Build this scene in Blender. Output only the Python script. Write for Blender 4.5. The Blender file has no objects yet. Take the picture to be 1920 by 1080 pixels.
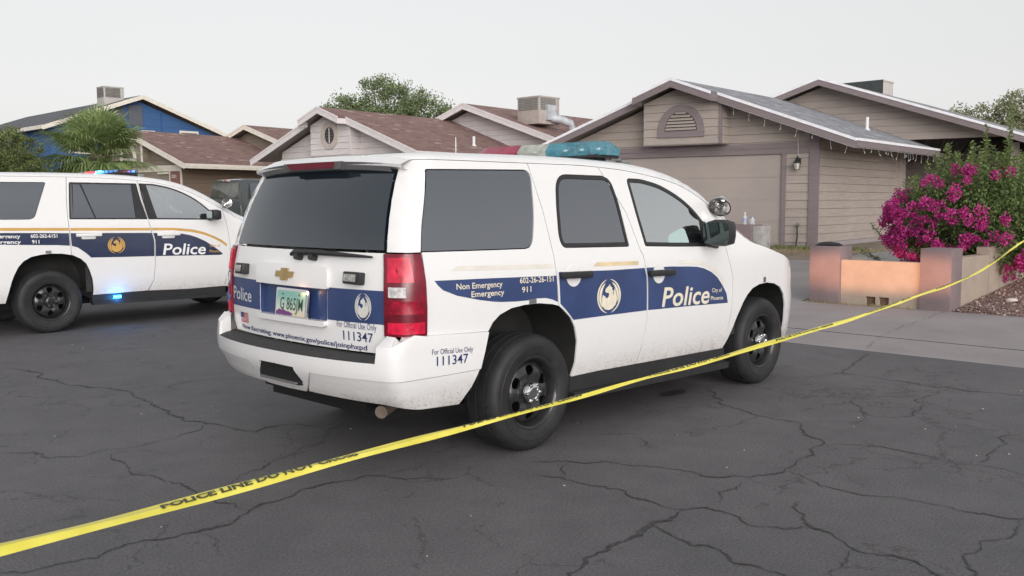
import bpy, bmesh, math, random
import numpy as np
from mathutils import Vector, Matrix, noise
from mathutils.geometry import delaunay_2d_cdt
R = math.radians
random.seed(7)
sc = bpy.context.scene
C = sc.collection

# ---------------------------------------------------------------- camera, sky, sun, exposure
CAM = Vector((-4.24128, -4.84969, 1.58412))
yaw, pit, rol = 0.763023077, 0.0930813699, -0.00523715850
fw = Vector((math.cos(yaw) * math.cos(pit), math.sin(yaw) * math.cos(pit), -math.sin(pit)))
rt = Vector((math.sin(yaw), -math.cos(yaw), 0)); up = rt.cross(fw)
r2 = rt * math.cos(rol) + up * math.sin(rol); u2 = -rt * math.sin(rol) + up * math.cos(rol)
cd = bpy.data.cameras.new("camera"); cam = bpy.data.objects.new("camera", cd); C.objects.link(cam)
m = Matrix((r2, u2, -fw)).transposed().to_4x4(); m.translation = CAM
cam.matrix_world = m
cd.sensor_width = 36; cd.lens = 1715.04 / 1920 * 36
cd.clip_end = 3000; cd.clip_start = .05
sc.camera = cam

SUN_EL, SUN_AZ = R(18), R(-122)      # direction towards the sun: behind the camera, to its right
w = bpy.data.worlds.new("World"); sc.world = w; w.use_nodes = True
nt = w.node_tree; nt.nodes.clear()
sky = nt.nodes.new('ShaderNodeTexSky'); sky.sky_type = 'NISHITA'; sky.sun_disc = False
sky.sun_elevation = R(10); sky.sun_rotation = R(90) - SUN_AZ
sky.air_density = 1.0; sky.dust_density = 2.5; sky.ozone_density = 1.0
hs = nt.nodes.new('ShaderNodeHueSaturation'); hs.inputs['Saturation'].default_value = .18
mx = nt.nodes.new('ShaderNodeMix'); mx.data_type = 'RGBA'; mx.inputs[0].default_value = .45
tcw = nt.nodes.new('ShaderNodeTexCoord'); sxw = nt.nodes.new('ShaderNodeSeparateXYZ'); nt.links.new(tcw.outputs['Generated'], sxw.inputs[0])
rpw = nt.nodes.new('ShaderNodeValToRGB'); nt.links.new(sxw.outputs['Z'], rpw.inputs[0])      # thin high cloud veil, brightest low down
ew = rpw.color_ramp.elements; ew[0].position = 0; ew[0].color = (.905, .895, .89, 1); ew[1].position = 1; ew[1].color = (.60, .61, .63, 1)
e2 = ew.new(.2); e2.color = (.845, .838, .838, 1); e2 = ew.new(.42); e2.color = (.64, .65, .67, 1)
vmw = nt.nodes.new('ShaderNodeVectorMath'); vmw.operation = 'SCALE'; vmw.inputs['Scale'].default_value = 9.5
nt.links.new(rpw.outputs[0], vmw.inputs[0]); nt.links.new(vmw.outputs[0], mx.inputs[7])
bg = nt.nodes.new('ShaderNodeBackground'); bg.inputs[1].default_value = .10
wo = nt.nodes.new('ShaderNodeOutputWorld')
nt.links.new(sky.outputs[0], hs.inputs['Color']); nt.links.new(hs.outputs[0], mx.inputs[6])
nt.links.new(mx.outputs[2], bg.inputs[0]); nt.links.new(bg.outputs[0], wo.inputs[0])
sl = bpy.data.lights.new("sun", 'SUN'); sl.energy = 1.5; sl.angle = R(55); sl.color = (1.0, .945, .92)
so = bpy.data.objects.new("sun", sl); C.objects.link(so)
sd_ = Vector((math.cos(SUN_AZ) * math.cos(SUN_EL), math.sin(SUN_AZ) * math.cos(SUN_EL), math.sin(SUN_EL)))
so.rotation_euler = sd_.to_track_quat('Z', 'Y').to_euler()
sc.view_settings.view_transform = 'Standard'; sc.view_settings.look = 'None'
sc.view_settings.exposure = .54; sc.view_settings.gamma = 1
sc.cycles.max_bounces = 8; sc.cycles.transparent_max_bounces = 16

# ---------------------------------------------------------------- materials
def ramp(nt, fac, stops):
    r = nt.nodes.new('ShaderNodeValToRGB'); e = r.color_ramp.elements
    while len(e) < len(stops): e.new(.5)
    for k, (p, c) in enumerate(stops):
        e[k].position = p; e[k].color = (*c, 1) if len(c) == 3 else c
    nt.links.new(fac, r.inputs[0]); return r.outputs[0]
def nz(nt, scale, detail=4, rough=.55, vec=None, dist=0):
    n = nt.nodes.new('ShaderNodeTexNoise'); n.inputs['Scale'].default_value = scale
    n.inputs['Detail'].default_value = detail; n.inputs['Roughness'].default_value = rough
    n.inputs['Distortion'].default_value = dist
    if vec is None:
        tc = nt.nodes.new('ShaderNodeTexCoord'); vec = tc.outputs['Object']
    nt.links.new(vec, n.inputs['Vector']); return n.outputs[0]
def mapping(nt, s=(1, 1, 1), r=(0, 0, 0), l=(0, 0, 0)):
    tc = nt.nodes.new('ShaderNodeTexCoord'); mp = nt.nodes.new('ShaderNodeMapping')
    mp.inputs['Scale'].default_value = s; mp.inputs['Rotation'].default_value = r; mp.inputs['Location'].default_value = l
    nt.links.new(tc.outputs['Object'], mp.inputs[0]); return mp.outputs[0]
def mixc(nt, fac, a, b, mode='MIX'):
    x = nt.nodes.new('ShaderNodeMix'); x.data_type = 'RGBA'; x.blend_type = mode
    for sk, v in ((x.inputs[0], fac), (x.inputs[6], a), (x.inputs[7], b)):
        if isinstance(v, (int, float)): sk.default_value = v
        elif isinstance(v, tuple): sk.default_value = (*v, 1) if len(v) == 3 else v
        else: nt.links.new(v, sk)
    return x.outputs[2]
def mth(nt, op, a, b=0., c=0.):
    x = nt.nodes.new('ShaderNodeMath'); x.operation = op
    for sk, v in zip(x.inputs, (a, b, c)):
        if isinstance(v, (int, float)): sk.default_value = v
        else: nt.links.new(v, sk)
    return x.outputs[0]
def objz(nt, axis='Z', src='Object'):
    tc = nt.nodes.new('ShaderNodeTexCoord'); s = nt.nodes.new('ShaderNodeSeparateXYZ')
    nt.links.new(tc.outputs[src], s.inputs[0]); return s.outputs[axis]
def bump(nt, h, strength, dist=.01):
    b = nt.nodes.new('ShaderNodeBump'); b.inputs['Strength'].default_value = strength
    b.inputs['Distance'].default_value = dist; nt.links.new(h, b.inputs['Height']); return b.outputs[0]
MC = {}
def mat(name, col=(.5, .5, .5), rough=.5, metal=0, coat=0, var=.12, vscale=6., ior=1.5, emit=None, es=0, fn=None, alpha=1):
    if name in MC: return MC[name]
    M = bpy.data.materials.new(name); M.use_nodes = True; nt = M.node_tree
    b = nt.nodes['Principled BSDF']; b.inputs['Roughness'].default_value = rough
    b.inputs['Metallic'].default_value = metal; b.inputs['Coat Weight'].default_value = coat; b.inputs['IOR'].default_value = ior
    b.inputs['Coat Roughness'].default_value = .04
    if var > 0:
        n = nz(nt, vscale)
        lo = tuple(c * (1 - var) for c in col); hi = tuple(min(1, c * (1 + var)) for c in col)
        nt.links.new(ramp(nt, n, [(.3, lo), (.7, hi)]), b.inputs['Base Color'])
    else: b.inputs['Base Color'].default_value = (*col, 1)
    if 'glass' in name and ior > 1.9: b.inputs['Specular Tint'].default_value = (.93, .95, 1.0, 1)
    if emit: b.inputs['Emission Color'].default_value = (*emit, 1); b.inputs['Emission Strength'].default_value = es
    if alpha < 1: b.inputs['Alpha'].default_value = alpha
    if fn: fn(nt, b)
    MC[name] = M; return M
def paint_fn(base, dirt=1.):
    def f(nt, b):
        z = objz(nt)
        n1 = nz(nt, 60, 3, .7); n2 = nz(nt, 11, 6, .7)
        low = mth(nt, 'MULTIPLY', mth(nt, 'SUBTRACT', .68, z), 3.6)          # road splash near the sills
        low = mth(nt, 'MINIMUM', mth(nt, 'MAXIMUM', low, 0.), 1.); low = mth(nt, 'MULTIPLY', low, low)
        sp = mth(nt, 'MULTIPLY', mth(nt, 'SUBTRACT', n1, .57), 9.); sp = mth(nt, 'MINIMUM', mth(nt, 'MAXIMUM', sp, 0.), 1.)
        d = mth(nt, 'MULTIPLY', low, mth(nt, 'ADD', mth(nt, 'MULTIPLY', n2, .80 * dirt), mth(nt, 'MULTIPLY', sp, .8 * dirt)))
        d0 = mth(nt, 'MULTIPLY', mth(nt, 'SUBTRACT', n2, .45), .10 * dirt); d0 = mth(nt, 'MAXIMUM', d0, 0.)
        d = mth(nt, 'MINIMUM', mth(nt, 'ADD', d, d0), .85)
        nt.links.new(mixc(nt, d, base, (.25, .20, .16)), b.inputs['Base Color'])
        nt.links.new(mth(nt, 'ADD', mth(nt, 'MULTIPLY', d, .5), .22), b.inputs['Roughness'])
    return f
WHITE = mat('white_paint', rough=.25, coat=.6, var=0, fn=paint_fn((.80, .80, .80)))
BLUE = mat('blue_vinyl', (.034, .060, .165), .32, coat=.2, var=.18, vscale=3)
NAVY = mat('navy_vinyl', (.028, .038, .085), .22, coat=.5, var=.15, vscale=3)
GOLDF = mat('faded_gold_vinyl', (.72, .58, .36), .4, var=.2, vscale=4)
GOLD = mat('gold_vinyl', (.60, .36, .10), .35, var=.08)
CREAM = mat('cream_lettering', (.78, .72, .58), .4, var=.08, vscale=20)
WLET = mat('white_lettering', (.82, .82, .82), .4, var=.04)
NLET = mat('navy_lettering', (.015, .025, .12), .4, var=.05)
BLACKP = mat('black_plastic', (.022, .022, .024), .5, var=.2, vscale=15)
GAP = mat('dark_gap', (.006, .006, .006), .8, var=0)
RUB = mat('tyre_rubber', (.020, .020, .021), .62, var=.35, vscale=9,
          fn=lambda nt, b: nt.links.new(bump(nt, nz(nt, 60, 3), .25, .003), b.inputs['Normal']))
STEEL = mat('black_steel', (.030, .030, .032), .28, metal=.2, coat=.4, var=.3, vscale=12)
CHROME = mat('chrome', (.75, .75, .76), .08, metal=1, var=.05)
GREYM = mat('grey_metal', (.35, .35, .36), .35, metal=.8, var=.1)
TINT = mat('tinted_glass', (.012, .016, .022), .03, var=0, ior=3.0, coat=.0)
TINT2 = mat('dark_tinted_glass', (.010, .017, .024), .03, var=0, ior=1.95, coat=.0)
RED = mat('red_lens', (.42, .006, .03), .25, coat=0, emit=(1, .02, .09), es=.13, var=.55, vscale=16, ior=1.6,
          fn=lambda nt, b: nt.links.new(bump(nt, nz(nt, 40, 2), .35, .004), b.inputs['Normal']))
REDD = mat('dark_red_lens', (.17, .004, .018), .22, coat=0, var=.4, vscale=10, ior=1.6)
REDB = mat('brake_lens', (.22, .03, .05), .25, coat=.6, var=.1)
CLEARL = mat('clear_lens', (.62, .60, .60), .15, coat=1, var=.5, vscale=30)
def glass_mat(name, tint, refl=1.5, base=.0, gc=(.8, .8, .8)):
    M = bpy.data.materials.new(name); M.use_nodes = True; nt = M.node_tree; nt.nodes.clear()
    t = nt.nodes.new('ShaderNodeBsdfTransparent'); t.inputs[0].default_value = (*tint, 1)
    g = nt.nodes.new('ShaderNodeBsdfGlossy'); g.inputs['Roughness'].default_value = .02; g.inputs[0].default_value = (*gc, 1)
    f = nt.nodes.new('ShaderNodeFresnel'); f.inputs[0].default_value = refl
    x = nt.nodes.new('ShaderNodeMixShader'); o = nt.nodes.new('ShaderNodeOutputMaterial')
    fac = mth(nt, 'ADD', f.outputs[0], base)
    nt.links.new(fac, x.inputs[0]); nt.links.new(t.outputs[0], x.inputs[1]); nt.links.new(g.outputs[0], x.inputs[2])
    nt.links.new(x.outputs[0], o.inputs[0]); return M
GLASS = glass_mat('clear_glass', (.80, .86, .85), 1.6, .52, (.96, .99, 1.0))
LENSC = glass_mat('clear_dome', (.75, .80, .78), 1.5, .05)

# ---------------------------------------------------------------- mesh helpers
def link(name, me, m=None, parent=None):
    o = bpy.data.objects.new(name, me); C.objects.link(o)
    if m is not None:
        for k in (m if isinstance(m, (list, tuple)) else [m]): me.materials.append(k)
    if parent: o.parent = parent
    return o
def finish(bm, sharp=35, recalc=True):
    if recalc: bmesh.ops.recalc_face_normals(bm, faces=bm.faces)
    bm.normal_update()
    for f in bm.faces: f.smooth = True
    a = R(sharp)
    for e in bm.edges:
        if len(e.link_faces) == 2 and e.calc_face_angle(0) > a: e.smooth = False
def obj(name, bm, m=None, parent=None, sharp=35, recalc=True):
    finish(bm, sharp, recalc)
    me = bpy.data.meshes.new(name); bm.to_mesh(me); bm.free()
    return link(name, me, m, parent)
def tag(o, label=None, cat=None, group=None, kind=None):
    for k, v in (('label', label), ('category', cat), ('group', group), ('kind', kind)):
        if v: o[k] = v
    return o
def empty(name, loc=(0, 0, 0), rz=0, label=None, cat=None, group=None, parent=None):
    o = bpy.data.objects.new(name, None); C.objects.link(o); o.location = loc; o.rotation_euler = (0, 0, rz)
    o.empty_display_size = .2
    if parent: o.parent = parent
    return tag(o, label, cat, group)
def box(bm, a, b, T=None, bev=0):
    vs = [bm.verts.new(Vector((x, y, z))) for x in (a[0], b[0]) for y in (a[1], b[1]) for z in (a[2], b[2])]
    F = [bm.faces.new([vs[i] for i in q]) for q in ((0, 1, 3, 2), (4, 6, 7, 5), (0, 4, 5, 1), (2, 3, 7, 6), (0, 2, 6, 4), (1, 5, 7, 3))]
    if bev:
        es = {e for f in F for e in f.edges}
        r = bmesh.ops.bevel(bm, geom=list(es), offset=bev, segments=2, affect='EDGES', profile=.6)
        vs = list({v for f in r['faces'] for v in f.verts} | {v for v in vs if v.is_valid})
    if T is not None:
        for v in vs: v.co = T(v.co) if callable(T) else T @ v.co
    return vs
def prism(bm, pts, d, T=None):
    """pts: closed 3D loop; d: offset vector"""
    d = Vector(d); a = [Vector(p) for p in pts]; b = [p + d for p in a]
    if T is not None: a = [T(p) for p in a]; b = [T(p) for p in b]
    va = [bm.verts.new(p) for p in a]; vb = [bm.verts.new(p) for p in b]; n = len(a)
    bm.faces.new(va); bm.faces.new(vb[::-1])
    for i in range(n): bm.faces.new((va[i], vb[i], vb[(i + 1) % n], va[(i + 1) % n]))
    return va + vb
def tube(bm, pts, r, n=8, caps=True):
    pts = [Vector(p) for p in pts]; rings = []
    for i, p in enumerate(pts):
        d = (pts[min(i + 1, len(pts) - 1)] - pts[max(i - 1, 0)]).normalized()
        a = d.orthogonal().normalized() if i == 0 else (pa - d * pa.dot(d)).normalized()
        pa = a; b = d.cross(a); rr = r[i] if isinstance(r, (list, tuple)) else r
        rings.append([bm.verts.new(p + (a * math.cos(t) + b * math.sin(t)) * rr) for t in [2 * math.pi * k / n for k in range(n)]])
    for A, B in zip(rings, rings[1:]):
        for k in range(n): bm.faces.new((A[k], A[(k + 1) % n], B[(k + 1) % n], B[k]))
    if caps: bm.faces.new(rings[0][::-1]); bm.faces.new(rings[-1])
def lathe(bm, prof, n=48, T=None, closed=False):
    """prof: (radius, axial) pairs, axis = local Y"""
    rings = []
    for r, a in prof:
        rings.append([bm.verts.new(Vector((r * math.cos(t), a, r * math.sin(t)))) for t in [2 * math.pi * k / n for k in range(n)]])
    pr = list(zip(rings, rings[1:])) + ([(rings[-1], rings[0])] if closed else [])
    for A, B in pr:
        for k in range(n): bm.faces.new((A[k], A[(k + 1) % n], B[(k + 1) % n], B[k]))
    if T is not None:
        for rr in rings:
            for v in rr: v.co = T @ v.co
def spl(xs, ys):
    xs = np.array(xs, float); ys = np.array(ys, float); h = np.diff(xs); d = np.diff(ys) / h; m_ = np.zeros(len(xs))
    for i in range(1, len(xs) - 1):
        if d[i - 1] * d[i] > 0: m_[i] = 2 * d[i - 1] * d[i] / (d[i - 1] + d[i])
    m_[0] = d[0]; m_[-1] = d[-1]
    def f(x):
        x = min(max(x, xs[0]), xs[-1]); i = int(min(max(np.searchsorted(xs, x) - 1, 0), len(h) - 1)); t = (x - xs[i]) / h[i]
        return float((2 * t**3 - 3 * t * t + 1) * ys[i] + (t**3 - 2 * t * t + t) * h[i] * m_[i] + (-2 * t**3 + 3 * t * t) * ys[i + 1] + (t**3 - t * t) * h[i] * m_[i + 1])
    return f
def rnd(pts, r, n=5):
    """round polygon corners; r scalar or list"""
    out = []; N = len(pts)
    for i in range(N):
        p = Vector(pts[i]).to_2d(); a = Vector(pts[i - 1]).to_2d(); b = Vector(pts[(i + 1) % N]).to_2d(); rr = r[i] if isinstance(r, (list, tuple)) else r
        if rr <= 0: out.append((p.x, p.y)); continue
        da = a - p; db = b - p; la = min(rr, da.length * .48); lb = min(rr, db.length * .48)
        A = p + da.normalized() * la; B = p + db.normalized() * lb
        for k in range(n + 1):
            t = k / n; q = A * (1 - t)**2 + p * 2 * t * (1 - t) + B * t * t; out.append((q.x, q.y))
    return out
def inpoly(x, y, P):
    c = False; j = len(P) - 1
    for i in range(len(P)):
        xi, yi = P[i]; xj, yj = P[j]
        if (yi > y) != (yj > y) and x < (xj - xi) * (y - yi) / (yj - yi) + xi: c = not c
        j = i
    return c
def subdiv(P, step):
    out = []
    for i in range(len(P)):
        a = Vector(P[i]); b = Vector(P[(i + 1) % len(P)]); n = max(1, int(math.ceil((b - a).length / step)))
        for k in range(n): q = a.lerp(b, k / n); out.append((q.x, q.y))
    return out
def inset2(P, d):
    """shrink a polygon by d (positive = inwards)"""
    ar = sum(P[i - 1][0] * P[i][1] - P[i][0] * P[i - 1][1] for i in range(len(P))); s = 1 if ar > 0 else -1
    out = []
    for i in range(len(P)):
        p0 = Vector(P[i - 1]); p = Vector(P[i]); p1 = Vector(P[(i + 1) % len(P)])
        e0 = (p - p0); e1 = (p1 - p)
        if e0.length < 1e-7 or e1.length < 1e-7: continue
        n0 = Vector((-e0.y, e0.x)).normalized() * s; n1 = Vector((-e1.y, e1.x)).normalized() * s
        nn = (n0 + n1); L = nn.length
        if L < .2: nn = n0; k = 1
        else: nn /= L; k = 1 / max(.5, nn.dot(n0))
        q = p + nn * d * k; out.append((q.x, q.y))
    return out
CEN = Vector((1.2, 0, .95))
def surf(fn, a, b, off=0.):
    p = Vector(fn(a, b)); e = .004
    da = Vector(fn(a + e, b)) - Vector(fn(a - e, b)); db = Vector(fn(a, b + e)) - Vector(fn(a, b - e))
    n = da.cross(db)
    if n.length < 1e-12: n = p - CEN
    n.normalize()
    if n.dot(p - CEN) < 0: n = -n
    return p + n * off, n
def panel(name, outer, holes=(), fn=None, m=None, parent=None, off=0., flange=.012, grid=.05, step=.03, gap=.0035, sharp=40):
    outer = inset2(outer, gap) if gap else list(outer)
    loops = [subdiv(outer, step)] + [subdiv(inset2(h, -gap) if gap else list(h), step) for h in holes]
    V = []; E = []
    for L in loops:
        s = len(V); n = len(L)
        for i, p in enumerate(L): V.append(Vector(p)); E.append((s + i, s + (i + 1) % n))
    B = np.array([(v.x, v.y) for v in V])
    x0, y0 = B.min(0); x1, y1 = B.max(0)
    gx = np.arange(x0 + grid / 2, x1, grid); gy = np.arange(y0 + grid / 2, y1, grid)
    for i, x in enumerate(gx):
        for y in gy:
            yy = y + (grid / 2 if i % 2 else 0)
            if inpoly(x, yy, loops[0]) and not any(inpoly(x, yy, h) for h in loops[1:]):
                if np.min(np.hypot(B[:, 0] - x, B[:, 1] - yy)) > grid * .38: V.append(Vector((x, yy)))
    r = delaunay_2d_cdt(V, E, [], 0, 1e-6)
    vs, fs = r[0], r[2]
    bm = bmesh.new(); P = []; N = []
    for v in vs:
        p, n = surf(fn, v.x, v.y, off); P.append(bm.verts.new(p)); N.append(n)
    for f in fs:
        cx = sum(vs[i].x for i in f) / 3; cy = sum(vs[i].y for i in f) / 3
        if inpoly(cx, cy, loops[0]) and not any(inpoly(cx, cy, h) for h in loops[1:]):
            q = [P[i] for i in f]
            fn_ = (q[1].co - q[0].co).cross(q[2].co - q[0].co)
            if fn_.dot(N[f[0]]) < 0: q.reverse()
            try: bm.faces.new(q)
            except ValueError: pass
    if flange:
        idx = {v: i for i, v in enumerate(P)}; new = {}
        be = [e for e in bm.edges if len(e.link_faces) == 1]
        for e in be:
            for v in e.verts:
                if v not in new: new[v] = bm.verts.new(v.co - N[idx[v]] * flange)
            l = e.link_loops[0]; a = l.vert; b = l.link_loop_next.vert
            bm.faces.new((b, a, new[a], new[b]))
    for v in [v for v in bm.verts if not v.link_faces]: bm.verts.remove(v)
    return obj(name, bm, m, parent, sharp, recalc=False)
FONT = {}
def text_mesh(s, bold=0., shear=0.):
    cu = bpy.data.curves.new('t', 'FONT'); cu.body = s; cu.size = 1; cu.offset = bold; cu.shear = shear; cu.resolution_u = 3
    cu.fill_mode = 'FRONT' if hasattr(cu, 'fill_mode') else cu.fill_mode
    o = bpy.data.objects.new('t', cu); C.objects.link(o)
    dg = bpy.context.evaluated_depsgraph_get(); me = bpy.data.meshes.new_from_object(o.evaluated_get(dg))
    bpy.data.objects.remove(o); bpy.data.curves.remove(cu)
    return me
def lettering(name, s, a, b, h, fn, m, parent, off=.004, bold=0., shear=0.):
    """text from domain point a to b (baseline), cap height h, laid on surface fn"""
    me = text_mesh(s, bold, shear)
    co = np.array([v.co[:] for v in me.vertices]); x0, y0 = co[:, 0].min(), co[:, 1].min(); x1 = co[:, 0].max()
    cap = .73 + bold
    a = Vector(a); b = Vector(b); d = (b - a) / (x1 - x0)
    ref = text_mesh('H', bold); hh = max(v.co.y for v in ref.vertices); base = 0.
    for v in me.vertices:
        q = a + d * (v.co.x - x0) + Vector((0, 1)) * (v.co.y - base) / hh * h
        v.co, _ = surf(fn, q.x, q.y, off)
    bm = bmesh.new(); bm.from_mesh(me); bpy.data.meshes.remove(me); bpy.data.meshes.remove(ref)
    return obj(name, bm, m, parent, recalc=False)
# ---------------------------------------------------------------- utility vehicle body
class Body:
    def __init__(s, W, plan, zc, H, XR, XF, k=.09, xfs=3.3, drop=0.):
        s.Wz = W; s.plan = plan; s.zc = zc; s.H = H; s.XR = XR; s.XF = XF; s.k = k; s.xfs = xfs
    def W(s, x, z): return s.Wz(z) - s.plan(x)
    def Xr(s, y, z): return s.XR(z) + s.k * (abs(y) / .85)**2.4
    def Yc(s, z): return s.W(-.9, z) - .135
    def XS(s, z): return s.Xr(s.Yc(z), z) + .12
    def side(s, sd=-1):
        def f(a, z):
            XS = s.XS(z); q = a - XS
            if q >= 0:
                if a <= s.xfs: return (a, sd * s.W(a, z), z)
                c = a - s.xfs                      # front corner and front face
                S = Vector((s.xfs, s.W(s.xfs, z))); E = Vector((s.XF(z) - .10, .66))
                if c <= 1:
                    P1 = S + Vector((.62 * (E.x - S.x), 0)); P2 = E + Vector((.02, .55 * (S.y - E.y)))
                    t = c; p = S * (1 - t)**3 + P1 * 3 * t * (1 - t)**2 + P2 * 3 * t * t * (1 - t) + E * t**3
                    return (p.x, sd * p.y, z)
                y = .66 * (2 - c); return (s.XF(z) - .10 * (y / .66)**2, sd * y, z)
            yc = s.Yc(z)
            E = Vector((s.Xr(yc, z), yc)); S = Vector((XS, s.W(XS, z)))
            if q <= -.15:
                y = yc - (-.15 - q); return (s.Xr(y, z), sd * y, z)
            t = 1 + q / .15
            P1 = E + Vector((.018, .085)); P2 = S - Vector((.075, -.0))
            p = E * (1 - t)**3 + P1 * 3 * t * (1 - t)**2 + P2 * 3 * t * t * (1 - t) + S * t**3
            return (p.x, sd * p.y, z)
        return f
    def rear(s, a, z): return (s.Xr(a, z), -a, z)      # a = -y : left to right as seen from behind
    def edge(s, z, du=0.): return s.XS(z) - .15 + du    # domain x of the tailgate edge
    def cap(s, x, q):                                   # q -1..1 across the roof
        t = abs(q); sg = 1 if q > 0 else -1
        zc = s.zc(x); W = s.W(x, zc); return (x, sg * W * t, zc + (s.H(x) - zc) * s.hp(1 - t))
    def hp(s, t): return .80 * (1 - math.exp(-t / .045)) / (1 - math.exp(-1 / .045)) + .20 * (1 - (1 - t)**2)
    def roof(s, x1, n=46):
        """rim strip swept round the rear corner and along both sides, closing on the centre line"""
        zc0 = s.zc(-.7); rim = []
        f = s.side(1)
        for a in np.linspace(s.edge(zc0) - s.Yc(zc0), x1, n): 
            z = s.zc(a); rim.append(Vector(f(a, z)))
        bm = bmesh.new(); T = [0, .004, .01, .02, .035, .055, .08, .12, .2, .32, .5, .75, 1]
        for sd in (1, -1):
            cols = []
            for p in rim:
                q = Vector((max(p.x, -.55), 0)); col = []
                for t in T:
                    xy = p.xy.lerp(q.xy if hasattr(q, 'xy') else q, t)
                    z = p.z + (s.H(p.x + (q.x - p.x) * t) - p.z) * s.hp(t)
                    col.append(bm.verts.new((xy.x, xy.y * sd, z)))
                cols.append(col)
            for A, B in zip(cols, cols[1:]):
                for k in range(len(T) - 1):
                    bm.faces.new((A[k], B[k], B[k + 1], A[k + 1]))
        bmesh.ops.remove_doubles(bm, verts=bm.verts, dist=.0015)
        return bm

def wheel(parent, x, y, r, sd, rimr=.222, slots=6, width=.25):
    """steel wheel; outer face towards sd*Y"""
    e = empty('wheel', (x, y, r), 0, parent=parent)
    if sd > 0: e.rotation_euler = (0, 0, math.pi)
    w = width / 2; rr = rimr
    bm = bmesh.new()      # profile: outer face at axial -w
    k = r
    prof = [(rr - .004, -w + .020), (rr + .006, -w + .004), (rr + .014, -w + .004), (rr + .022, -w - .004), (k - .105, -w - .012), (k - .075, -w - .016), (k - .072, -w - .013), (k - .045, -w - .012), (k - .030, -w - .006), (k - .018, -w + .006),
            (k - .008, -w + .022), (k - .002, -w + .045), (k, -w + .062), (k - .010, -w + .064), (k - .010, -w + .072), (k, -w + .074), (k, -.006), (k - .010, -.004), (k - .010, .004), (k, .006),
            (k, w - .074), (k - .010, w - .072), (k - .010, w - .064), (k, w - .062), (k - .004, w - .04), (k - .02, w - .005), (k - .05, w + .01), (rr + .02, w), (rr, w - .01)]
    lathe(bm, prof, 96)
    n = 96          # tread blocks: sipes cut into the shoulder
    for i in range(0, n, 2):
        t = 2 * math.pi * (i + .5) / n
        T = Matrix.Rotation(t, 4, 'Y')
        box(bm, (k - .022, -w + .034, -.0035), (k - .0006, -w + .058, .0035), T)
        box(bm, (k - .012, -w + .076, -.005), (k + .0006, -.008, .005), T)
    o = obj('tyre', bm, RUB, e, 30)
    # rim: barrel + pressed face with slots
    bm = bmesh.new()
    lathe(bm, [(rr + .008, -w + .006), (rr + .004, -w - .002), (rr - .004, -w + .002), (rr - .012, -w + .018), (rr - .022, -w + .05), (rr - .03, w - .05), (rr - .01, w - .02)], 64)
    fa = lambda u, v: None
    R0 = rr - .018
    def face(a, b):       # pressed disc: dish profile by radius
        q = math.hypot(a, b); t = q / R0
        y = -w + .045 - .018 * math.exp(-((t - .62) / .22)**2) - .006 * math.exp(-((t - .30) / .1)**2) + .03 * max(0, t - .88) / .12
        ph = math.atan2(b, a); y -= .006 * math.exp(-((t - .62) / .2)**2) * math.cos(slots * ph)
        return (a, y, b)
    circ = lambda R_, cx=0, cy=0, n=32: [(cx + R_ * math.cos(2 * math.pi * i / n), cy + R_ * math.sin(2 * math.pi * i / n)) for i in range(n)]
    holes = []
    for i in range(slots):
        t = 2 * math.pi * (i + .5) / slots
        H = []
        for k2 in range(16):
            a2 = 2 * math.pi * k2 / 16; rad = .68 * R0 + .17 * R0 * math.cos(a2); tan = .125 * R0 * math.sin(a2) * (1 + .35 * math.cos(a2)) * 1.35
            H.append((rad * math.cos(t) - tan * math.sin(t), rad * math.sin(t) + tan * math.cos(t)))
        holes.append(H)
    obj('rim', bm, STEEL, e, 40)
    pf = lambda a, b: face(a, b)
    global CEN
    keep = CEN; CEN = Vector((0, .8, 0))
    d = panel('wheel_disc', circ(R0, n=48), holes, pf, STEEL, e, flange=.014, grid=.02, step=.012, gap=0, sharp=30)
    CEN = keep
    bm = bmesh.new(); lathe(bm, [(0, w - .02), (.17, w - .02), (R0, w - .03), (R0, w - .04), (.0, w - .04)], 24); obj('brake_drum', bm, GAP, e)
    bm = bmesh.new()
    lathe(bm, [(.066, -w + .03), (.068, -w + .012), (.060, -w - .004), (.045, -w - .012), (.036, -w - .013), (.034, -w - .009), (0, -w - .009)], 40)
    hc = obj('hub_cap', bm, CHROME if width > .265 else STEEL, e, 30)
    for i in range(6):
        t = 2 * math.pi * i / 6; bm = bmesh.new()
        T = Matrix.Translation((.058 * math.cos(t), 0, .058 * math.sin(t)))
        lathe(bm, [(.012, -w + .02), (.012, -w - .012), (.008, -w - .018), (0, -w - .019)], 10, T)
        obj('lug_nut', bm, CHROME, e, 30)
    return e

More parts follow.
